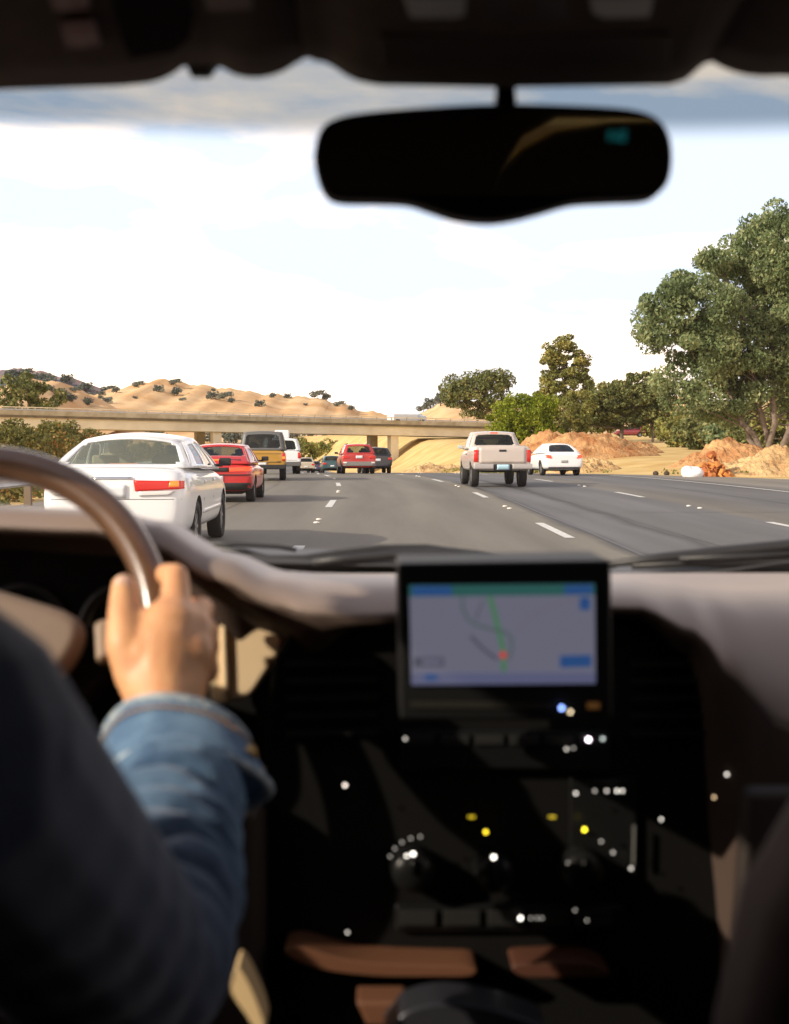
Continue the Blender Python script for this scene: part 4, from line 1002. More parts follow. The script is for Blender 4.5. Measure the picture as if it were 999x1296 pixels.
for (a, b, c, st, r) in [(615, 1053, Yl, 7, .0017), (740, 1050, (1, .80, .03), 9, .0018), (515, 1084, Wt, 7, .0018), (523, 1081, Wt, 8, .0021), (625, 1085, Wt, 8, .0021), (437, 994, (1, .85, .75), 6, .0015), (745, 936, (1, .85, .95), 14, .0020), (763, 935, (.8, .9, .85), 3.0, .0015), (717, 948, Wt, 3.5, .0012), (726, 947, Wt, 2, .001),
        (711, 896, (.25, .4, 1), 9, .0018), (722, 901, (1, .8, .5), 5, .0015), (920, 980, Wt, 5, .0013), (904, 1009, (1, .7, .4), 3.5, .0013), (837, 1037, Wt, 4, .0013), (659, 1162, Wt, 8, .0018), (440, 1180, Wt, 3, .0012), (513, 935, Wt, 2.2, .0014),
        (729, 1004, Wt, 4, .0014), (753, 1001, Wt, 2, .0012), (768, 1001, Wt, 3, .0013), (781, 1001, Wt, 4.5, .0014), (788, 1001, Wt, 4, .0013), (799, 1099, Wt, 2.5, .0015), (776, 1079, Wt, 2, .0013), (761, 1065, Wt, 1.5, .0013)]:
    lampd(a, b, c, st, r, 1.158 if b < 905 else 1.315)
for (a, b) in [(494, 1084), (500, 1074), (509, 1066), (520, 1061), (532, 1059), (672, 1162), (680, 1162), (686, 1162), (743, 1165), (728, 1152), (719, 1092), (343, 996)]:
    lampd(a, b, Wt, 1.2, .0012)
for (a, b) in ((597, 1034), (699, 1034)):
    for q in (-3, 0, 3): lampd(a+q, b, Yl, 2.2, .0010)
slab('slider_light', [(802, 1045), (804, 1045), (803, 1095), (801, 1095)], 1.33, .003, mat('slider_glow', (.1, .1, .08), .5, emit=(Wt, .06)), dash, bevel=0)
# --- navigation unit
nav = slab('navigation_unit', [(503, 713), (774, 709), (776, 912), (506, 912)], 1.165, .10, mat('unit_black', (.010, .010, .010), .5, spec=.15), van, bevel=.004)
scr = slab('display', [(518, 741), (753, 739), (754, 865), (521, 867)], 1.1635, .002, mat('display_glow', (.03, .03, .04), .3, noise=None, emit=((.62, .62, .84), .20)), nav, bevel=0)
def em(nm, c, st): return mat('glow_'+nm, (.02, .02, .02), .4, emit=(c, st))
def scr_part(nm, pts, m, k=1): slab(nm, pts, 1.1635-.0012*k, .0008, m, nav, bevel=0)
scr_part('header_bar', [(518, 741), (753, 739), (753, 753), (518, 755)], em('teal', (.10, .42, .38), .20))
scr_part('header_icon', [(522, 742), (572, 742), (572, 754), (522, 754)], em('blue', (.06, .20, .60), .30), 2)
scr_part('header_icon', [(715, 741), (750, 740), (750, 752), (715, 753)], em('blue', (.06, .20, .60), .30), 2)
scr_part('map_button', [(734, 756), (747, 756), (747, 772), (734, 772)], em('blue', (.06, .20, .60), .30))
scr_part('map_button', [(709, 830), (749, 829), (749, 844), (709, 845)], em('blue', (.06, .20, .60), .30))
scr_part('scale_box', [(524, 832), (562, 832), (562, 844), (524, 844)], em('slate', (.22, .23, .34), .25))
scr_part('scale_box_inner', [(535, 835), (559, 835), (559, 841), (535, 841)], em('pale', (.62, .60, .86), .20), 2)
scr_part('status_bar', [(521, 852), (754, 851), (754, 865), (521, 867)], em('bar', (.45, .48, .85), .20))
scr_part('status_icon', [(538, 853), (553, 853), (553, 861), (538, 861)], em('blue', (.06, .20, .60), .30), 2)
def mapline(nm, pts, w_, m, k=1):
    V = []; Fs = []
    pts = [P(a, b, 1.1635-.001*k-.0004) for a, b in pts]
    for i, p in enumerate(pts):
        t = (pts[min(i+1, len(pts)-1)]-pts[max(0, i-1)]).normalized(); nn = Vector((-t.z, 0, t.x))*w_
        V += [p+nn, p-nn]
    for i in range(len(pts)-1): Fs.append((2*i, 2*i+1, 2*i+3, 2*i+2))
    mesh_obj(nm, V, Fs, m, nav)
mapline('route_line', [(620, 755), (625, 772), (631, 797), (637, 822), (638, 850)], .0022, em('green', (.20, .58, .28), .27), 1)
mapline('map_road', [(585, 755), (586, 770), (592, 783), (602, 791), (625, 797), (640, 800), (648, 808), (648, 820), (644, 835)], .0012, em('mapgreen', (.26, .38, .36), .25), 2)
mapline('map_road', [(596, 805), (610, 820), (630, 835)], .0013, em('slate', (.22, .23, .34), .25), 2)
mapline('map_road', [(612, 760), (605, 775), (603, 785)], .0006, em('slate', (.22, .23, .34), .25), 2)
mapline('map_road', [(655, 798), (675, 778), (700, 765), (730, 758)], .0005, em('rose', (.55, .42, .55), .25), 2)
t = MB(); t.ball(P(637, 829, 1.159), .0032, 6, (1, .3, 1)); t.build('position_marker', em('red', (.95, .08, .06), .5), nav, True)
slab('unit_button_strip', [(520, 888), (700, 890), (700, 897), (520, 896)], 1.163, .004, mat('strip_grey', (.025, .024, .02), .35), nav, bevel=0)
slab('unit_lamp', [(744, 890), (759, 890), (759, 897), (744, 897)], 1.162, .003, em('amber', (.6, .25, .06), .13), nav, bevel=0)

# --- steering wheel
WC = P(-50, 812, 1.27); tl = R(25)
wn = Vector((0, -math.cos(tl), math.sin(tl))); wu = Vector((0, math.sin(tl), math.cos(tl))); wx = Vector((1, 0, 0))
def wpt(r, a, off=0): return WC+wx*(r*math.cos(a))+wu*(r*math.sin(a))+wn*off
RW = .186; rr_ = .0168
V = []; Fs = []; N1 = 96; N2 = 18
for i in range(N1):
    a = 2*math.pi*i/N1
    for k in range(N2):
        b = 2*math.pi*k/N2; V.append(wpt(RW+rr_*math.cos(b), a, rr_*math.sin(b)))
for i in range(N1):
    for k in range(N2): Fs.append((i*N2+k, ((i+1) % N1)*N2+k, ((i+1) % N1)*N2+(k+1) % N2, i*N2+(k+1) % N2))
sw = mesh_obj('steering_wheel', V, Fs, leath, van, True)
def wprism(nm, pts, off, th, m, bevel=.006):
    mb = MB(); mb.prism([WC+wx*a+wu*b+wn*off for a, b in pts], -wn*th); return mb.build(nm, m, sw, bevel=bevel, seg=4)
wprism('horn_pad', smoothpoly([(-.115, .012), (-.07, .045), (0, .052), (.07, .034), (.112, .018), (.120, -.004), (.105, -.035), (.07, -.07), (0, -.085), (-.07, -.07), (-.11, -.035)], 3), .03, .035, mat('horn_pad_tan', (.20, .14, .10), .55, noise=(10, (.23, .165, .12), .2)), .012)
wprism('spoke', [(.128, .014), (.172, .026), (.172, -.012), (.133, -.026)], .02, .02, mat('spoke_tan', (.30, .21, .14), .5))
wprism('spoke', [(-.128, .014), (-.172, .026), (-.172, -.012), (-.133, -.026)], .02, .02, mat('spoke_tan', (.30, .21, .14), .5))
wprism('hub_back', [(-.13, .02), (.13, .02), (.15, -.02), (.06, -.12), (-.06, -.12), (-.15, -.02)], -.006, .04, blk)
t = MB(); t.tube([WC-wn*.03, WC-wn*.22], [.05, .06], 16); t.build('column', blk, sw, True)
t = MB(); t.tube([WC-wn*.06+Vector((.04, 0, .01)), P(150, 870, 1.32), P(215, 850, 1.33)], [.008, .007, .009], 8); t.build('stalk', blk, sw, True)

# --- headliner, visors, overhead console
def roofline(px): return 0
hl_ = MB()
def hfn(u, v):
    prof = [(-1.35, 1.60), (-1.2, 1.665), (0, 1.69), (.55, 1.685), (.80, 1.668), (.93, 1.650), (.985, 1.634), (.99, 1.645)]
    k = v*(len(prof)-1); i = min(len(prof)-2, int(k)); t = k-i
    y = prof[i][0]+(prof[i+1][0]-prof[i][0])*t; z = prof[i][1]+(prof[i+1][1]-prof[i][1])*t
    return (u, y-.04*((u-.1)/.8)**2*(v > .8), z-.05*abs((u-.1)/.86)**3)
grid_surf('headliner', hfn, lin(-.76, .96, 40), lin(0, 1, 29), liner, van, True, .012)
def downplate(name, edge, y0, z1, y1, m, th=.016, lo=.0, parent=van):
    """front edge follows pixels at depth y0, rises back to (y1,z1)"""
    def fn(u, v):
        px = u; py = interp(edge, px); a = P(px, py, y0); b = Vector((a.x, y1, z1)); q = a.lerp(b, v); q.z -= lo*math.sin(math.pi*min(1, v*1.0)); return q
    return grid_surf(name, fn, lin(edge[0][0], edge[-1][0], 80), lin(0, 1, 9), m, parent, True, th)
visor = downplate('sun_visor', [(-620, 112), (-300, 108), (0, 100), (150, 95), (185, 92), (205, 86), (218, 78), (228, 70), (282, 68), (292, 76), (303, 82), (318, 85), (335, 84), (352, 78), (366, 69), (378, 62)], .925, 1.662, .64, liner)
def onvis(px, py, y0=.925, z0=1.600, z1=1.662, y1=.64, lift=.014):
    sl_ = (z1-z0)/(y1-y0); d = ray(px, py); k = d.z/d.y
    y = (z0-CAMZ-sl_*y0)/(k-sl_); p = P(px, py, y); p.z -= lift; return P(px, py, y-.03)
def vslab(nm, pts, m, parent, dz=.004):
    mb = MB(); mb.prism([onvis(a, b) for a, b in pts], (0, .004, .004)); return mb.build(nm, m, parent, bevel=.001)
vslab('warning_label', [(76, 30), (118, 26), (127, 58), (84, 62)], mat('label_grey', (.34, .24, .23), .6, noise=(90, (.2, .10, .10), .1)), visor)
vslab('warning_label', [(62, -6), (112, -8), (112, 12), (68, 14)], mat('label_grey', (.17, .12, .115), .6), visor)
vslab('vanity_mirror', [(140, -8), (235, -8), (245, 20), (240, 50), (222, 66), (165, 76), (155, 55)], mat('vanity_black', (.010, .010, .010), .8, spec=.05), visor)
vslab('warning_label', [(258, -6), (318, -8), (320, 12), (262, 14)], mat('label_grey2', (.19, .15, .13), .6), visor)
slab('visor_clip', [(234, 66), (281, 66), (272, 78), (268, 80), (264, 90), (238, 90), (234, 78)], .93, .02, blk, visor, bevel=.002)
visp = downplate('sun_visor', [(905, 64), (915, 70), (928, 76), (945, 81), (965, 83), (990, 82), (1020, 84), (1400, 92)], .925, 1.662, .64, liner)
ocp = [(-.0, 0)]
def ocfn(u, v):
    px = 398+u*(905-398); e = [(398, 66), (415, 69), (428, 75), (440, 84), (455, 92), (480, 97), (640, 100), (845, 97), (862, 92), (874, 82), (884, 72), (905, 66)]
    a = P(px, interp(e, px), .925); k = abs(2*u-1)
    b = Vector((a.x, .55, 1.672)); mid = Vector((a.x, .78, a.z+.012+.02*k**6)); t = v
    q = (1-t)**2*a+2*t*(1-t)*mid+t*t*b; return q
oc = grid_surf('overhead_console', ocfn, lin(0, 1, 60), lin(0, 1, 12), liner, van, True, .012)
def oslab(nm, pts, m, dy=0): 
    mb = MB(); mb.prism([onvis(a, b, .925, 1.600, 1.672, .55) for a, b in pts], (0, .005, .004)); return mb.build(nm, m, oc, bevel=.0015)
oslab('console_lid', [(478, 46), (850, 44), (846, 84), (484, 86)], mat('lid_brown', (.05, .037, .03), .7))
ml = mat('map_light_lens', (.20, .18, .16), .3, emit=((1, .9, .8), .012))
oslab('map_light', [(510, -4), (592, -4), (590, 20), (575, 24), (520, 24)], ml); oslab('map_light', [(746, -4), (828, -4), (822, 22), (765, 24), (750, 18)], ml)
oslab('console_buttons', [(612, -5), (722, -5), (722, 26), (612, 26)], mat('button_dark', (.03, .024, .02), .5))

# --- rear view mirror
mo = smoothpoly([(397, 200), (404, 165), (424, 148), (470, 139), (560, 132), (640, 129), (730, 131), (800, 136), (834, 148), (850, 172), (853, 205), (846, 232), (826, 247), (780, 250), (730, 253), (690, 264), (655, 273), (620, 277), (580, 273), (545, 262), (515, 253), (470, 251), (425, 249), (406, 234)], 4)
mir = slab('rear_view_mirror', mo, .945, .035, blk, van, bevel=.006, seg=4)
gl = smoothpoly([(404, 200), (411, 170), (428, 155), (470, 146), (560, 139), (640, 136), (730, 138), (796, 143), (828, 154), (843, 176), (846, 204), (839, 228), (822, 240), (730, 244), (640, 247), (530, 245), (430, 243), (413, 230)], 4)
mg = bpy.data.materials.new('mirror_silver'); mg.use_nodes = True; b_ = mg.node_tree.nodes['Principled BSDF']
b_.inputs['Base Color'].default_value = (.75, .75, .68, 1); b_.inputs['Metallic'].default_value = 1; b_.inputs['Roughness'].default_value = .03
gp = [P(a, b, .9405) for a, b in gl]; zc = sum(p.z for p in gp)/len(gp)
mb = MB(); mb.prism([p+Vector((0, -.13*(p.z-zc), 0)) for p in gp], (0, .004, 0)); mgo = mb.build('mirror_glass', mg, mir)
fc = bpy.data.curves.new('t', 'FONT'); fc.body = 'NE'; fc.size = .0105; fc.extrude = .0002; fc.align_x = 'CENTER'
fo = bpy.data.objects.new('t', fc); COL.objects.link(fo); dg = bpy.context.evaluated_depsgraph_get(); dg.update()
me = bpy.data.meshes.new_from_object(fo.evaluated_get(dg)); bpy.data.objects.remove(fo)
fo = bpy.data.objects.new('compass_display', me); COL.objects.link(fo); fo.parent = mir; p_ = P(783, 178, .934); fo.location = p_; fo.rotation_euler = (R(90), 0, 0)
me.materials.clear(); me.materials.append(em('cyan', (.05, .65, .70), .09))
t = MB(); t.box(P(640, 112, .955), (.0135, .012, .034)); t.ball(P(640, 128, .962), .008, 8); t.build('mirror_stalk', blk, mir, bevel=.002)

# --- windshield
gm_ = bpy.data.materials.new('windshield_glass'); gm_.use_nodes = True; nt = gm_.node_tree; nt.nodes.clear()
o_ = nt.nodes.new('ShaderNodeOutputMaterial'); tr_ = nt.nodes.new('ShaderNodeBsdfTransparent'); gs = nt.nodes.new('ShaderNodeBsdfGlossy'); gs.inputs['Roughness'].default_value = .02
tcn = nt.nodes.new('ShaderNodeTexCoord'); sx_ = nt.nodes.new('ShaderNodeSeparateXYZ'); nt.links.new(tcn.outputs['Object'], sx_.inputs[0])
nz = nt.nodes.new('ShaderNodeTexNoise'); nz.inputs['Scale'].default_value = 2.2; nt.links.new(tcn.outputs['Object'], nz.inputs['Vector'])
ad = nt.nodes.new('ShaderNodeMath'); ad.operation = 'MULTIPLY_ADD'; ad.inputs[1].default_value = -.012; nt.links.new(nz.outputs['Fac'], ad.inputs[0]); nt.links.new(sx_.outputs['Z'], ad.inputs[2])
mr = nt.nodes.new('ShaderNodeMapRange'); mr.interpolation_type = 'SMOOTHSTEP'; mr.inputs['From Min'].default_value = 1.585; mr.inputs['From Max'].default_value = 1.601
nt.links.new(ad.outputs[0], mr.inputs['Value'])
mc = nt.nodes.new('ShaderNodeMix'); mc.data_type = 'RGBA'; mc.inputs['A'].default_value = (.985, .99, .985, 1); mc.inputs['B'].default_value = (.30, .345, .375, 1)
nt.links.new(mr.outputs[0], mc.inputs['Factor']); nt.links.new(mc.outputs['Result'], tr_.inputs['Color'])
mxs = nt.nodes.new('ShaderNodeMixShader'); mxs.inputs[0].default_value = .03
nt.links.new(tr_.outputs[0], mxs.inputs[1]); nt.links.new(gs.outputs[0], mxs.inputs[2]); nt.links.new(mxs.outputs[0], o_.inputs['Surface'])
def wfn(u, v):
    xx = (u-.1)/.86; y = 1.99+(.988-1.99)*v-.10*xx*xx*(1-v*.3); z = 1.155+(1.640-1.155)*v-.04*abs(xx)**3*v+.012*math.sin(math.pi*v); return (u, y, z)
ws = grid_surf('windshield', wfn, lin(-.74, .94, 30), lin(0, 1, 20), gm_, van)
# --- cabin shell
shell = mat('cabin_panel', (.045, .034, .028), .8)
def yz(nm, pts, x, m=shell, th=.03, parent=van):
    mb = MB(); mb.prism([(x, a, b) for a, b in pts], (th, 0, 0)); return mb.build(nm, m, parent)
for x, nm in ((-.79, 'door'), (.96, 'door')):
    yz(nm, [(-1.35, .45), (2.0, .45), (2.0, 1.16), (-1.35, 1.16)], x)
    yz('roof_rail', [(-1.35, 1.605), (.6, 1.605), (.8, 1.63), (1.0, 1.63), (.96, 1.68), (-1.35, 1.68)], x)
    yz('pillar', [(-1.35, 1.16), (.62, 1.16), (.60, 1.605), (-1.35, 1.605)] if x < 0 else [(-1.35, 1.16), (.62, 1.16), (.60, 1.605), (-1.35, 1.605)], x)  # wide unseen side panel, front edge set to shape sun on the arm
    yz('pillar', [(1.90, 1.16), (1.99, 1.16), (1.03, 1.64), (.97, 1.63)], x)
arc = [(.27, 1.34), (.30, 1.40), (.345, 1.45), (.42, 1.49), (.55, 1.512), (.85, 1.516)]; tk = [0, .014, .032, .032, .010, .004]  # crescent gap added to the rear panel for the mirror's bright arc
bk = MB()
for (a0, t0), (a1, t1) in zip(zip(arc, tk), list(zip(arc, tk))[1:]):
    bk.prism([(a0[0], -1.36, .45), (a1[0], -1.36, .45), (a1[0], -1.36, a1[1]), (a0[0], -1.36, a0[1])], (0, .03, 0))
    bk.prism([(a0[0], -1.36, a0[1]+t0), (a1[0], -1.36, a1[1]+t1), (a1[0], -1.36, 1.72), (a0[0], -1.36, 1.72)], (0, .03, 0))
bk.prism([(-.80, -1.36, .45), (.27, -1.36, .45), (.27, -1.36, 1.72), (-.80, -1.36, 1.72)], (0, .03, 0)); bk.prism([(.85, -1.36, .45), (.98, -1.36, .45), (.98, -1.36, 1.72), (.85, -1.36, 1.72)], (0, .03, 0))
bk.build('rear_panel', shell, van)
mb = MB(); mb.box((.54, -1.38, 1.53), (.7, .004, .36)); mb.build('rear_window', glass_mat('privacy_glass', (.22, .19, .12), .9), van)  # tinted pane over the added crescent gap
fl = MB(); fl.box((.085, .3, .44), (1.76, 3.4, .03)); fl.build('floor', shell, van)
fwl = MB(); fwl.box((.085, 1.99, .78), (1.70, .03, .70)); fwl.build('firewall', shell, van)
# hood outside
def hood(u, v):
    y = 2.12+v*.95; xx = (u-.1)/.85; return (u, y-.12*xx*xx, 1.075-.10*v-.18*v*v*v-.05*xx*xx)
grid_surf('hood', hood, lin(-.76, .96, 30), lin(0, 1, 14), paint('hood_paint', (.35, .33, .30)), van, True, .02)
ctab = [(-400, 690), (200, 688), (270, 688), (350, 695), (480, 698), (575, 703), (680, 712), (780, 717), (850, 709), (999, 693), (1250, 690)]
def cowlfn(u, v):
    p = P(u, interps(ctab, u), 2.10); return (p.x, 2.10-.11*v if v <= 1 else 2.13, p.z-.012*v if v <= 1 else p.z-.09)
grid_surf('cowl', cowlfn, lin(-180, 1180, 60), [2, 0, .5, 1], mat('cowl_grey', (.05, .05, .053), .5), van, True, .004)
# wipers
def wiper(name, pts, Y, r, parent=None):
    t = MB(); q = [P(a, b, Y+dy) for a, b, dy in pts]; t.tube(q, r, 8); return t.build(name, blackp, parent or van, True)
w1 = wiper('wiper', [(255, 688, 0), (300, 689, 0), (352, 692, -.0), (375, 696, 0)], 2.02, .0035)
wiper('wiper_blade', [(265, 692, .02), (310, 699, .02), (340, 708, 0), (385, 707, 0), (430, 700, 0), (480, 694, 0), (540, 693, 0), (578, 698, 0)], 2.02, [.005, .006, .006, .006, .006, .006, .005, .005], w1)
wiper('wiper_arm', [(395, 712, -.01), (440, 707, -.01), (500, 702, 0), (560, 700, 0), (600, 702, 0)], 2.00, [.006, .007, .008, .008, .006], w1)
w2 = wiper('wiper', [(540, 696, .02), (560, 699, 0), (610, 703, 0), (672, 709, 0)], 2.02, [.008, .009, .007, .004])
wiper('wiper_blade', [(550, 704, 0), (620, 708, 0), (700, 712, 0), (780, 714, 0)], 2.02, .006, w2)
w3 = wiper('wiper', [(770, 714, 0), (840, 706, 0), (920, 698, 0), (1010, 689, 0), (1100, 682, 0)], 2.0, [.005, .008, .009, .009, .009])
wiper('wiper_blade', [(800, 716, 0), (880, 712, 0), (960, 710, 0), (1080, 712, 0)], 2.0, [.006, .007, .01, .01], w3)
wiper('wiper_arm', [(860, 707, 0), (950, 704, 0), (1010, 700, 0)], 1.99, [.004, .005, .004], w3)
# passenger seat edge
st_ = [(.163, .50), (.165, .9), (.176, 1.05), (.190, 1.12), (.215, 1.165), (.25, 1.19), (.60, 1.19), (.68, 1.12), (.70, .50)]
mb = MB(); mb.prism([(a, .62, b) for a, b in st_], (0, .09, 0)); mb.build('seat_back', mat('seat_cloth', (.045, .027, .023), .9, noise=(80, (.055, .033, .027), .2)), van, bevel=.03, seg=4)
mb = MB(); mb.box((.42, .95, .72), (.5, .55, .16)); mb.build('seat_cushion', mat('seat_cloth', (.075, .045, .038), .9), van, bevel=.04, seg=3)
mb = MB(); mb.box((-.42, .72, .72), (.5, .65, .16)); mb.build('seat_cushion', mat('seat_cloth', (.075, .045, .038), .9), van, bevel=.04, seg=3)
mb = MB(); mb.prism([(a, .33, b) for a, b in [(-.66, .6), (-.64, 1.1), (-.58, 1.2), (-.24, 1.2), (-.19, 1.1), (-.18, .6)]], (0, .09, 0)); mb.build('seat_back', mat('seat_cloth', (.075, .045, .038), .9), van, bevel=.03, seg=4)
mb = MB(); mb.box((.11, .8, .62), (.20, .9, .36)); mb.build('center_console', dkb, van, bevel=.03)

# ------------------------------------------------------------------ the driver
def blob(name, segs, voxel, material, parent=None, smooth_it=5, disp=None):
    """segs: list of polylines [(point, radius), ...]; union of spheres swept along, voxel remeshed"""
    mb = MB()
    for poly in segs:
        for (a, ra), (b, rb) in zip(poly, poly[1:]):
            a = Vector(a); b = Vector(b); L = (b-a).length; n = max(2, int(L/(min(ra, rb)*.35))+1)
            mb.tube([a.lerp(b, i/n) for i in range(n+1)], [ra+(rb-ra)*i/n for i in range(n+1)], 14)
        for (a, ra) in poly: mb.ball(a, ra, 7)
    o = mesh_obj(name, mb.v, mb.f, material, parent)
    r = o.modifiers.new('r', 'REMESH'); r.mode = 'VOXEL'; r.voxel_size = voxel; r.use_smooth_shade = True
    s_ = o.modifiers.new('s', 'SMOOTH'); s_.factor = .6; s_.iterations = smooth_it
    dg = bpy.context.evaluated_depsgraph_get(); dg.update()
    me = bpy.data.meshes.new_from_object(o.evaluated_get(dg)); o.modifiers.clear(); old = o.data; o.data = me; bpy.data.meshes.remove(old)
    me.materials.clear(); me.materials.append(material)
    me.polygons.foreach_set('use_smooth', [True]*len(me.polygons))
    return o
skin = mat('skin', (.80, .42, .20), .5, noise=(34, (.68, .31, .15), .22), bump=(160, .25, .002)); 
skin.node_tree.nodes['Principled BSDF'].inputs['Subsurface Weight'].default_value = .12
skin.node_tree.nodes['Principled BSDF'].inputs['Subsurface Radius'].default_value = (.01, .004, .002)
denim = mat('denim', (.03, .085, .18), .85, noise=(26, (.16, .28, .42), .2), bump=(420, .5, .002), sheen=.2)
denimL = mat('denim_faded_edge', (.50, .56, .56), .85, noise=(150, (.15, .22, .32), .15), bump=(500, .5, .002))
thread = mat('orange_thread', (.50, .24, .05), .7)
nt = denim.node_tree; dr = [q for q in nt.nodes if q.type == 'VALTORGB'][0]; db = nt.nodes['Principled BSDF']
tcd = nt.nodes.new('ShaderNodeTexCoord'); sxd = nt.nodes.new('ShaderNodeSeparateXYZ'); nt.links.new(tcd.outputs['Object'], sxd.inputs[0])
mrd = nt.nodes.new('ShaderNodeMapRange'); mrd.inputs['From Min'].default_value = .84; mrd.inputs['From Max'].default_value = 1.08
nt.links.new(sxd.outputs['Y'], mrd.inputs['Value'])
mxd = nt.nodes.new('ShaderNodeMix'); mxd.data_type = 'RGBA'; mxd.inputs['A'].default_value = (.007, .019, .055, 1)  # shade of the upper arm put into the denim colour
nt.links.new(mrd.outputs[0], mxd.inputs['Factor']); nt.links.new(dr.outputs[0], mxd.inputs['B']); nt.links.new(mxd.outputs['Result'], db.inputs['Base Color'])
W_ = P(208, 905, 1.16); E_ = P(165, 1235, .87); S_ = P(-100, 950, .60)
HD = Vector((-.42, .52, 1.45))
hand = [
  [(P(222, 776, 1.222), .0165), (P(223, 780, 1.222), .0165)], [(P(249, 790, 1.238), .0152), (P(250, 794, 1.238), .0152)], [(P(260, 815, 1.240), .0142), (P(260, 819, 1.24), .0142)], [(P(261, 846, 1.236), .0132), (P(260, 850, 1.236), .0132)],
  [(W_, .028), (P(206, 868, 1.185), .033), (P(209, 825, 1.203), .036), (P(215, 800, 1.212), .031)],
  [(P(185, 830, 1.19), .024), (P(240, 830, 1.20), .024)], [(P(195, 800, 1.21), .020), (P(248, 800, 1.225), .019)],
  [(P(190, 885, 1.175), .022), (P(178, 845, 1.19), .024), (P(190, 800, 1.21), .024)],
  [(P(228, 885, 1.175), .022), (P(235, 840, 1.20), .024), (P(240, 800, 1.22), .023)],
  [(P(195, 850, 1.19), .026), (P(212, 800, 1.215), .025), (P(220, 775, 1.228), .020)],
  # thumb
  [(P(175, 855, 1.185), .021), (P(160, 815, 1.19), .0185), (P(157, 778, 1.205), .0150), (P(157, 742, 1.222), .0118)],
  # index: knuckle, along, over the rim, tip
  [(P(212, 800, 1.222), .019), (P(221, 770, 1.23), .0162), (P(223, 729, 1.25), .0122), (P(208, 727, 1.297), .0108), (P(186, 742, 1.318), .0098)],
  [(P(232, 810, 1.225), .018), (P(246, 784, 1.24), .0142), (P(256, 770, 1.272), .0120), (P(232, 772, 1.318), .0108), (P(205, 780, 1.325), .0098)],
  [(P(238, 825, 1.225), .018), (P(255, 812, 1.24), .0138), (P(264, 800, 1.275), .0115), (P(238, 802, 1.322), .0105), (P(208, 806, 1.325), .0095)],
  [(P(236, 852, 1.215), .018), (P(256, 845, 1.235), .0130), (P(263, 836, 1.268), .0105), (P(240, 836, 1.312), .0095), (P(212, 834, 1.318), .0085)]]
SL = Vector((-.62, .55, 1.18)); EL = Vector((-.70, .80, 1.0)); WL = Vector((-.56, 1.16, 1.14))
body_segs = [
  [(W_, .026), (W_.lerp(E_, .4), .032), (E_, .038)], [(E_, .038), (S_, .05)], [(S_, .055), (Vector((-.42, .48, 1.2)), .075)],
  [(SL, .055), (Vector((-.42, .48, 1.2)), .075)], [(SL, .05), (EL, .038), (WL, .026), (Vector((-.55, 1.22, 1.15)), .036)],
  [(Vector((-.42, .48, 1.2)), .09), (Vector((-.42, .47, 1.0)), .13), (Vector((-.42, .46, .84)), .14)],
  [(Vector((-.48, .50, .84)), .08), (Vector((-.52, .98, .80)), .065), (Vector((-.52, 1.25, .55)), .045)],
  [(Vector((-.36, .50, .84)), .08), (Vector((-.34, .98, .80)), .065), (Vector((-.32, 1.22, .55)), .045)],
  [(Vector((-.42, .49, 1.25)), .055), (Vector((-.42, .51, 1.36)), .052)],
  [(HD, .078), (HD+Vector((0, .02, .045)), .075)], [(HD+Vector((0, .05, -.05)), .05), (HD+Vector((0, .075, -.065)), .03)],
  [(HD+Vector((0, .08, .0)), .012), (HD+Vector((0, .10, -.018)), .012)],
  [(HD+Vector((.08, 0, -.005)), .014), (HD+Vector((.083, -.008, .02)), .013)], [(HD+Vector((-.08, 0, -.005)), .014), (HD+Vector((-.083, -.008, .02)), .013)]]
for k in range(5):
    b0 = Vector((-.55+.0*k, 1.24, 1.13+.02*k)); body_segs.append([(b0, .012), (b0+Vector((.0, .035, .005)), .0105), (b0+Vector((.03, .045, .005)), .009)])
person = blob('person', body_segs+hand, .0035, skin, None, 3)
tag(person, 'driver in a blue denim jacket gripping the steering wheel with the right hand', 'person')
tn = MB(); tn.ball(P(156, 741, 1.2125), .0078, 8, (1, .35, 1.25)); tn.build('fingernail', mat('nail', (.80, .52, .40), .3), person, True)
ey = MB(); [ey.ball(HD+Vector((sx*.03, .072, .005)), .012, 8) for sx in (-1, 1)]; ey.build('eyes', mat('eye_white', (.7, .68, .65), .2), person, True)
mo_ = MB(); mo_.ball(HD+Vector((0, .088, -.045)), .018, 6, (1, .35, .3)); mo_.build('mouth', mat('lips', (.45, .15, .12), .5), person, True)
blob('hair', [[(HD+Vector((0, -.015, .05)), .085), (HD+Vector((0, -.04, .02)), .083), (HD+Vector((0, -.045, -.03)), .07)]], .008, mat('dark_hair', (.03, .02, .015), .6, bump=(200, .6, .003)), person, 3)
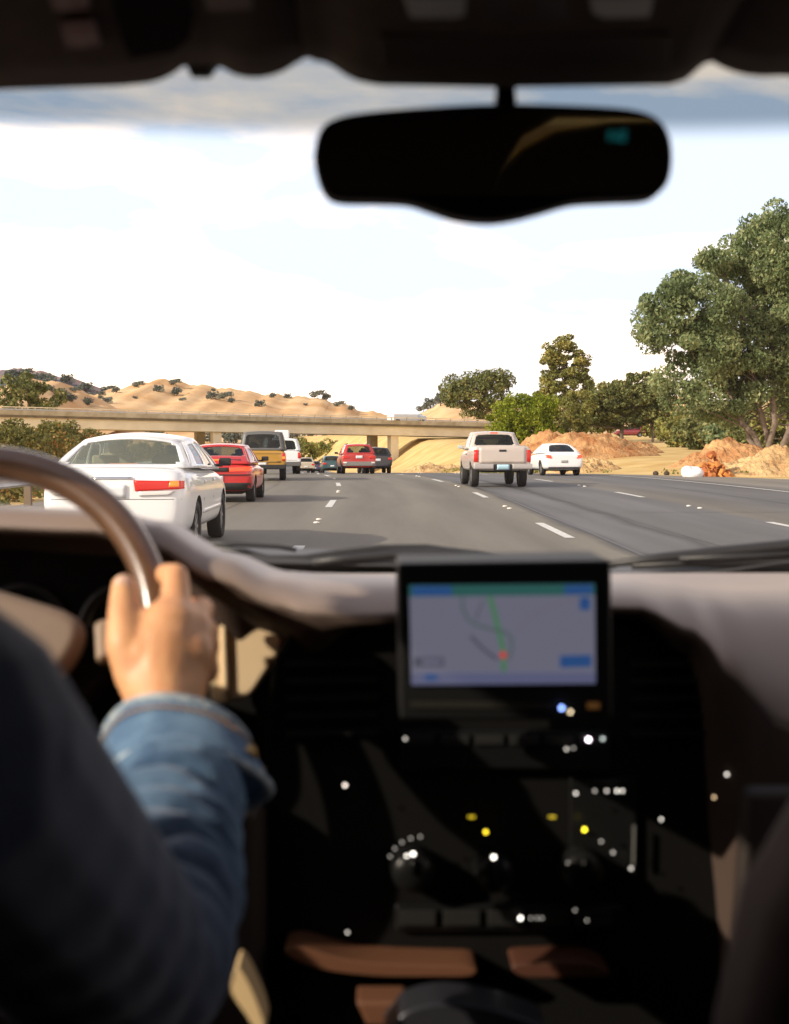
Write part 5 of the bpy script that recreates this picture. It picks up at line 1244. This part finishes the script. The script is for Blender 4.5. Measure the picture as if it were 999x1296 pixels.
# jacket with folds modelled along the forearm
fa = []; n = 60; C0 = P(222, 960, 1.115)
C1 = C0.lerp(E_, .5)+Vector((.012, 0, -.01))
for i in range(n+1):
    t = i/n; p = (1-t)**2*C0+2*t*(1-t)*C1+t*t*E_
    ph = i*.36+.8*math.sin(i*.23); f = .018*(abs(math.sin(ph))**.6-.65)*min(1, .35+i/12)+.002*math.sin(i*1.7+1)
    p = p+Vector((.004*math.sin(i*.5), 0, .003*math.sin(i*.9+1)))
    fa.append((p, .045+.018*t+f*(1-.5*t)))
ua = []
for i in range(31):
    t = i/30; ua.append((E_.lerp(S_, t), .062+.010*t+.003*math.sin(i*1.3)*(1-t)))
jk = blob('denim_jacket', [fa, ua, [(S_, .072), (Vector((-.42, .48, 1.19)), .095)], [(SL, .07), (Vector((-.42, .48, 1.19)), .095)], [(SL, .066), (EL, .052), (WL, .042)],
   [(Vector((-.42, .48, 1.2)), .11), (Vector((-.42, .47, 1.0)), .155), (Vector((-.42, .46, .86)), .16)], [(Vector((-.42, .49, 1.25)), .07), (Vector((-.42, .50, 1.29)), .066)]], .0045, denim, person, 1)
jc = mn
axj = (E_-C0).normalized()
for v in jk.data.vertices:
    q = v.co-C0; t = q.dot(axj)
    if -.02 < t < .30 and (q-axj*t).length < .085 and v.co.x > -.26:
        nn = jc.noise(v.co*14); wv = abs(math.sin(math.pi*(t/.030+nn*.9)))**.55
        am = .0105*sstep(-.02, .02, t)*(1-sstep(.2, .3, t))
        r_ = (q-axj*t).normalized(); v.co += r_*(am*(wv-.9))
blob('trousers', [[(Vector((-.42, .46, .84)), .15), (Vector((-.49, .55, .84)), .10), (Vector((-.52, .98, .80)), .08), (Vector((-.52, 1.25, .5)), .06)], [(Vector((-.36, .52, .84)), .10), (Vector((-.34, .98, .80)), .08), (Vector((-.32, 1.22, .5)), .06)]], .01, mat('dark_trousers', (.02, .02, .03), .9), person, 3)
# cuff: a flared turned-back band
Lc = P(135, 948, 1.13); 
ax = (P(212, 890, 1.16)-P(224, 985, 1.10)).normalized()
sx1 = Vector((1, 0, 0)); sx1 = (sx1-ax*sx1.dot(ax)).normalized(); sx2 = ax.cross(sx1)
def cfn(u, v):
    a = 2*math.pi*u
    c = P(220, 930, 1.14).lerp(P(226, 992, 1.095), v)
    r1 = .0565+.003*v; r2 = .053
    fl = .014*max(0, math.cos(a+.35))**2*(.25+.75*v)
    p = c+sx1*((r1+fl)*math.cos(a))+sx2*(r2*math.sin(a))
    p += ax*(-.020*max(0, math.cos(a+.2))**1.5-.004*math.cos(a)+.0015*math.sin(a*5))
    return p
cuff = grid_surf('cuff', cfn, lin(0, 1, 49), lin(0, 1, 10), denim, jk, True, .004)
def ring(v, r):
    pts = [cfn(i/48, v) for i in range(48)]; pts.append(pts[0]); t = MB(); t.tube(pts, r, 8, cap=False); return t
ring(0, .0050).build('cuff_edge', denimL, jk, True); ring(1, .0042).build('cuff_edge', denimL, jk, True)
th = MB()
for i in range(60):
    a = i/60; p = cfn(a, .22); q = cfn(a+.008, .24); c = P(220, 940, 1.13); o1 = (p-c).normalized()*.004
    th.tube([p+o1, q+o1], .0013, 5)
o = th.build('cuff_stitching', thread, jk); o['kind'] = 'stuff'
t = MB(); t.lathe([(.001, -.003), (.006, -.003), (.007, 0), (.001, .001)], cfn(.93, .5)+Vector((0, -.006, 0)), 'Y', 14); t.build('cuff_button', mat('brass', (.45, .3, .12), .35, metal=.8), jk, True)
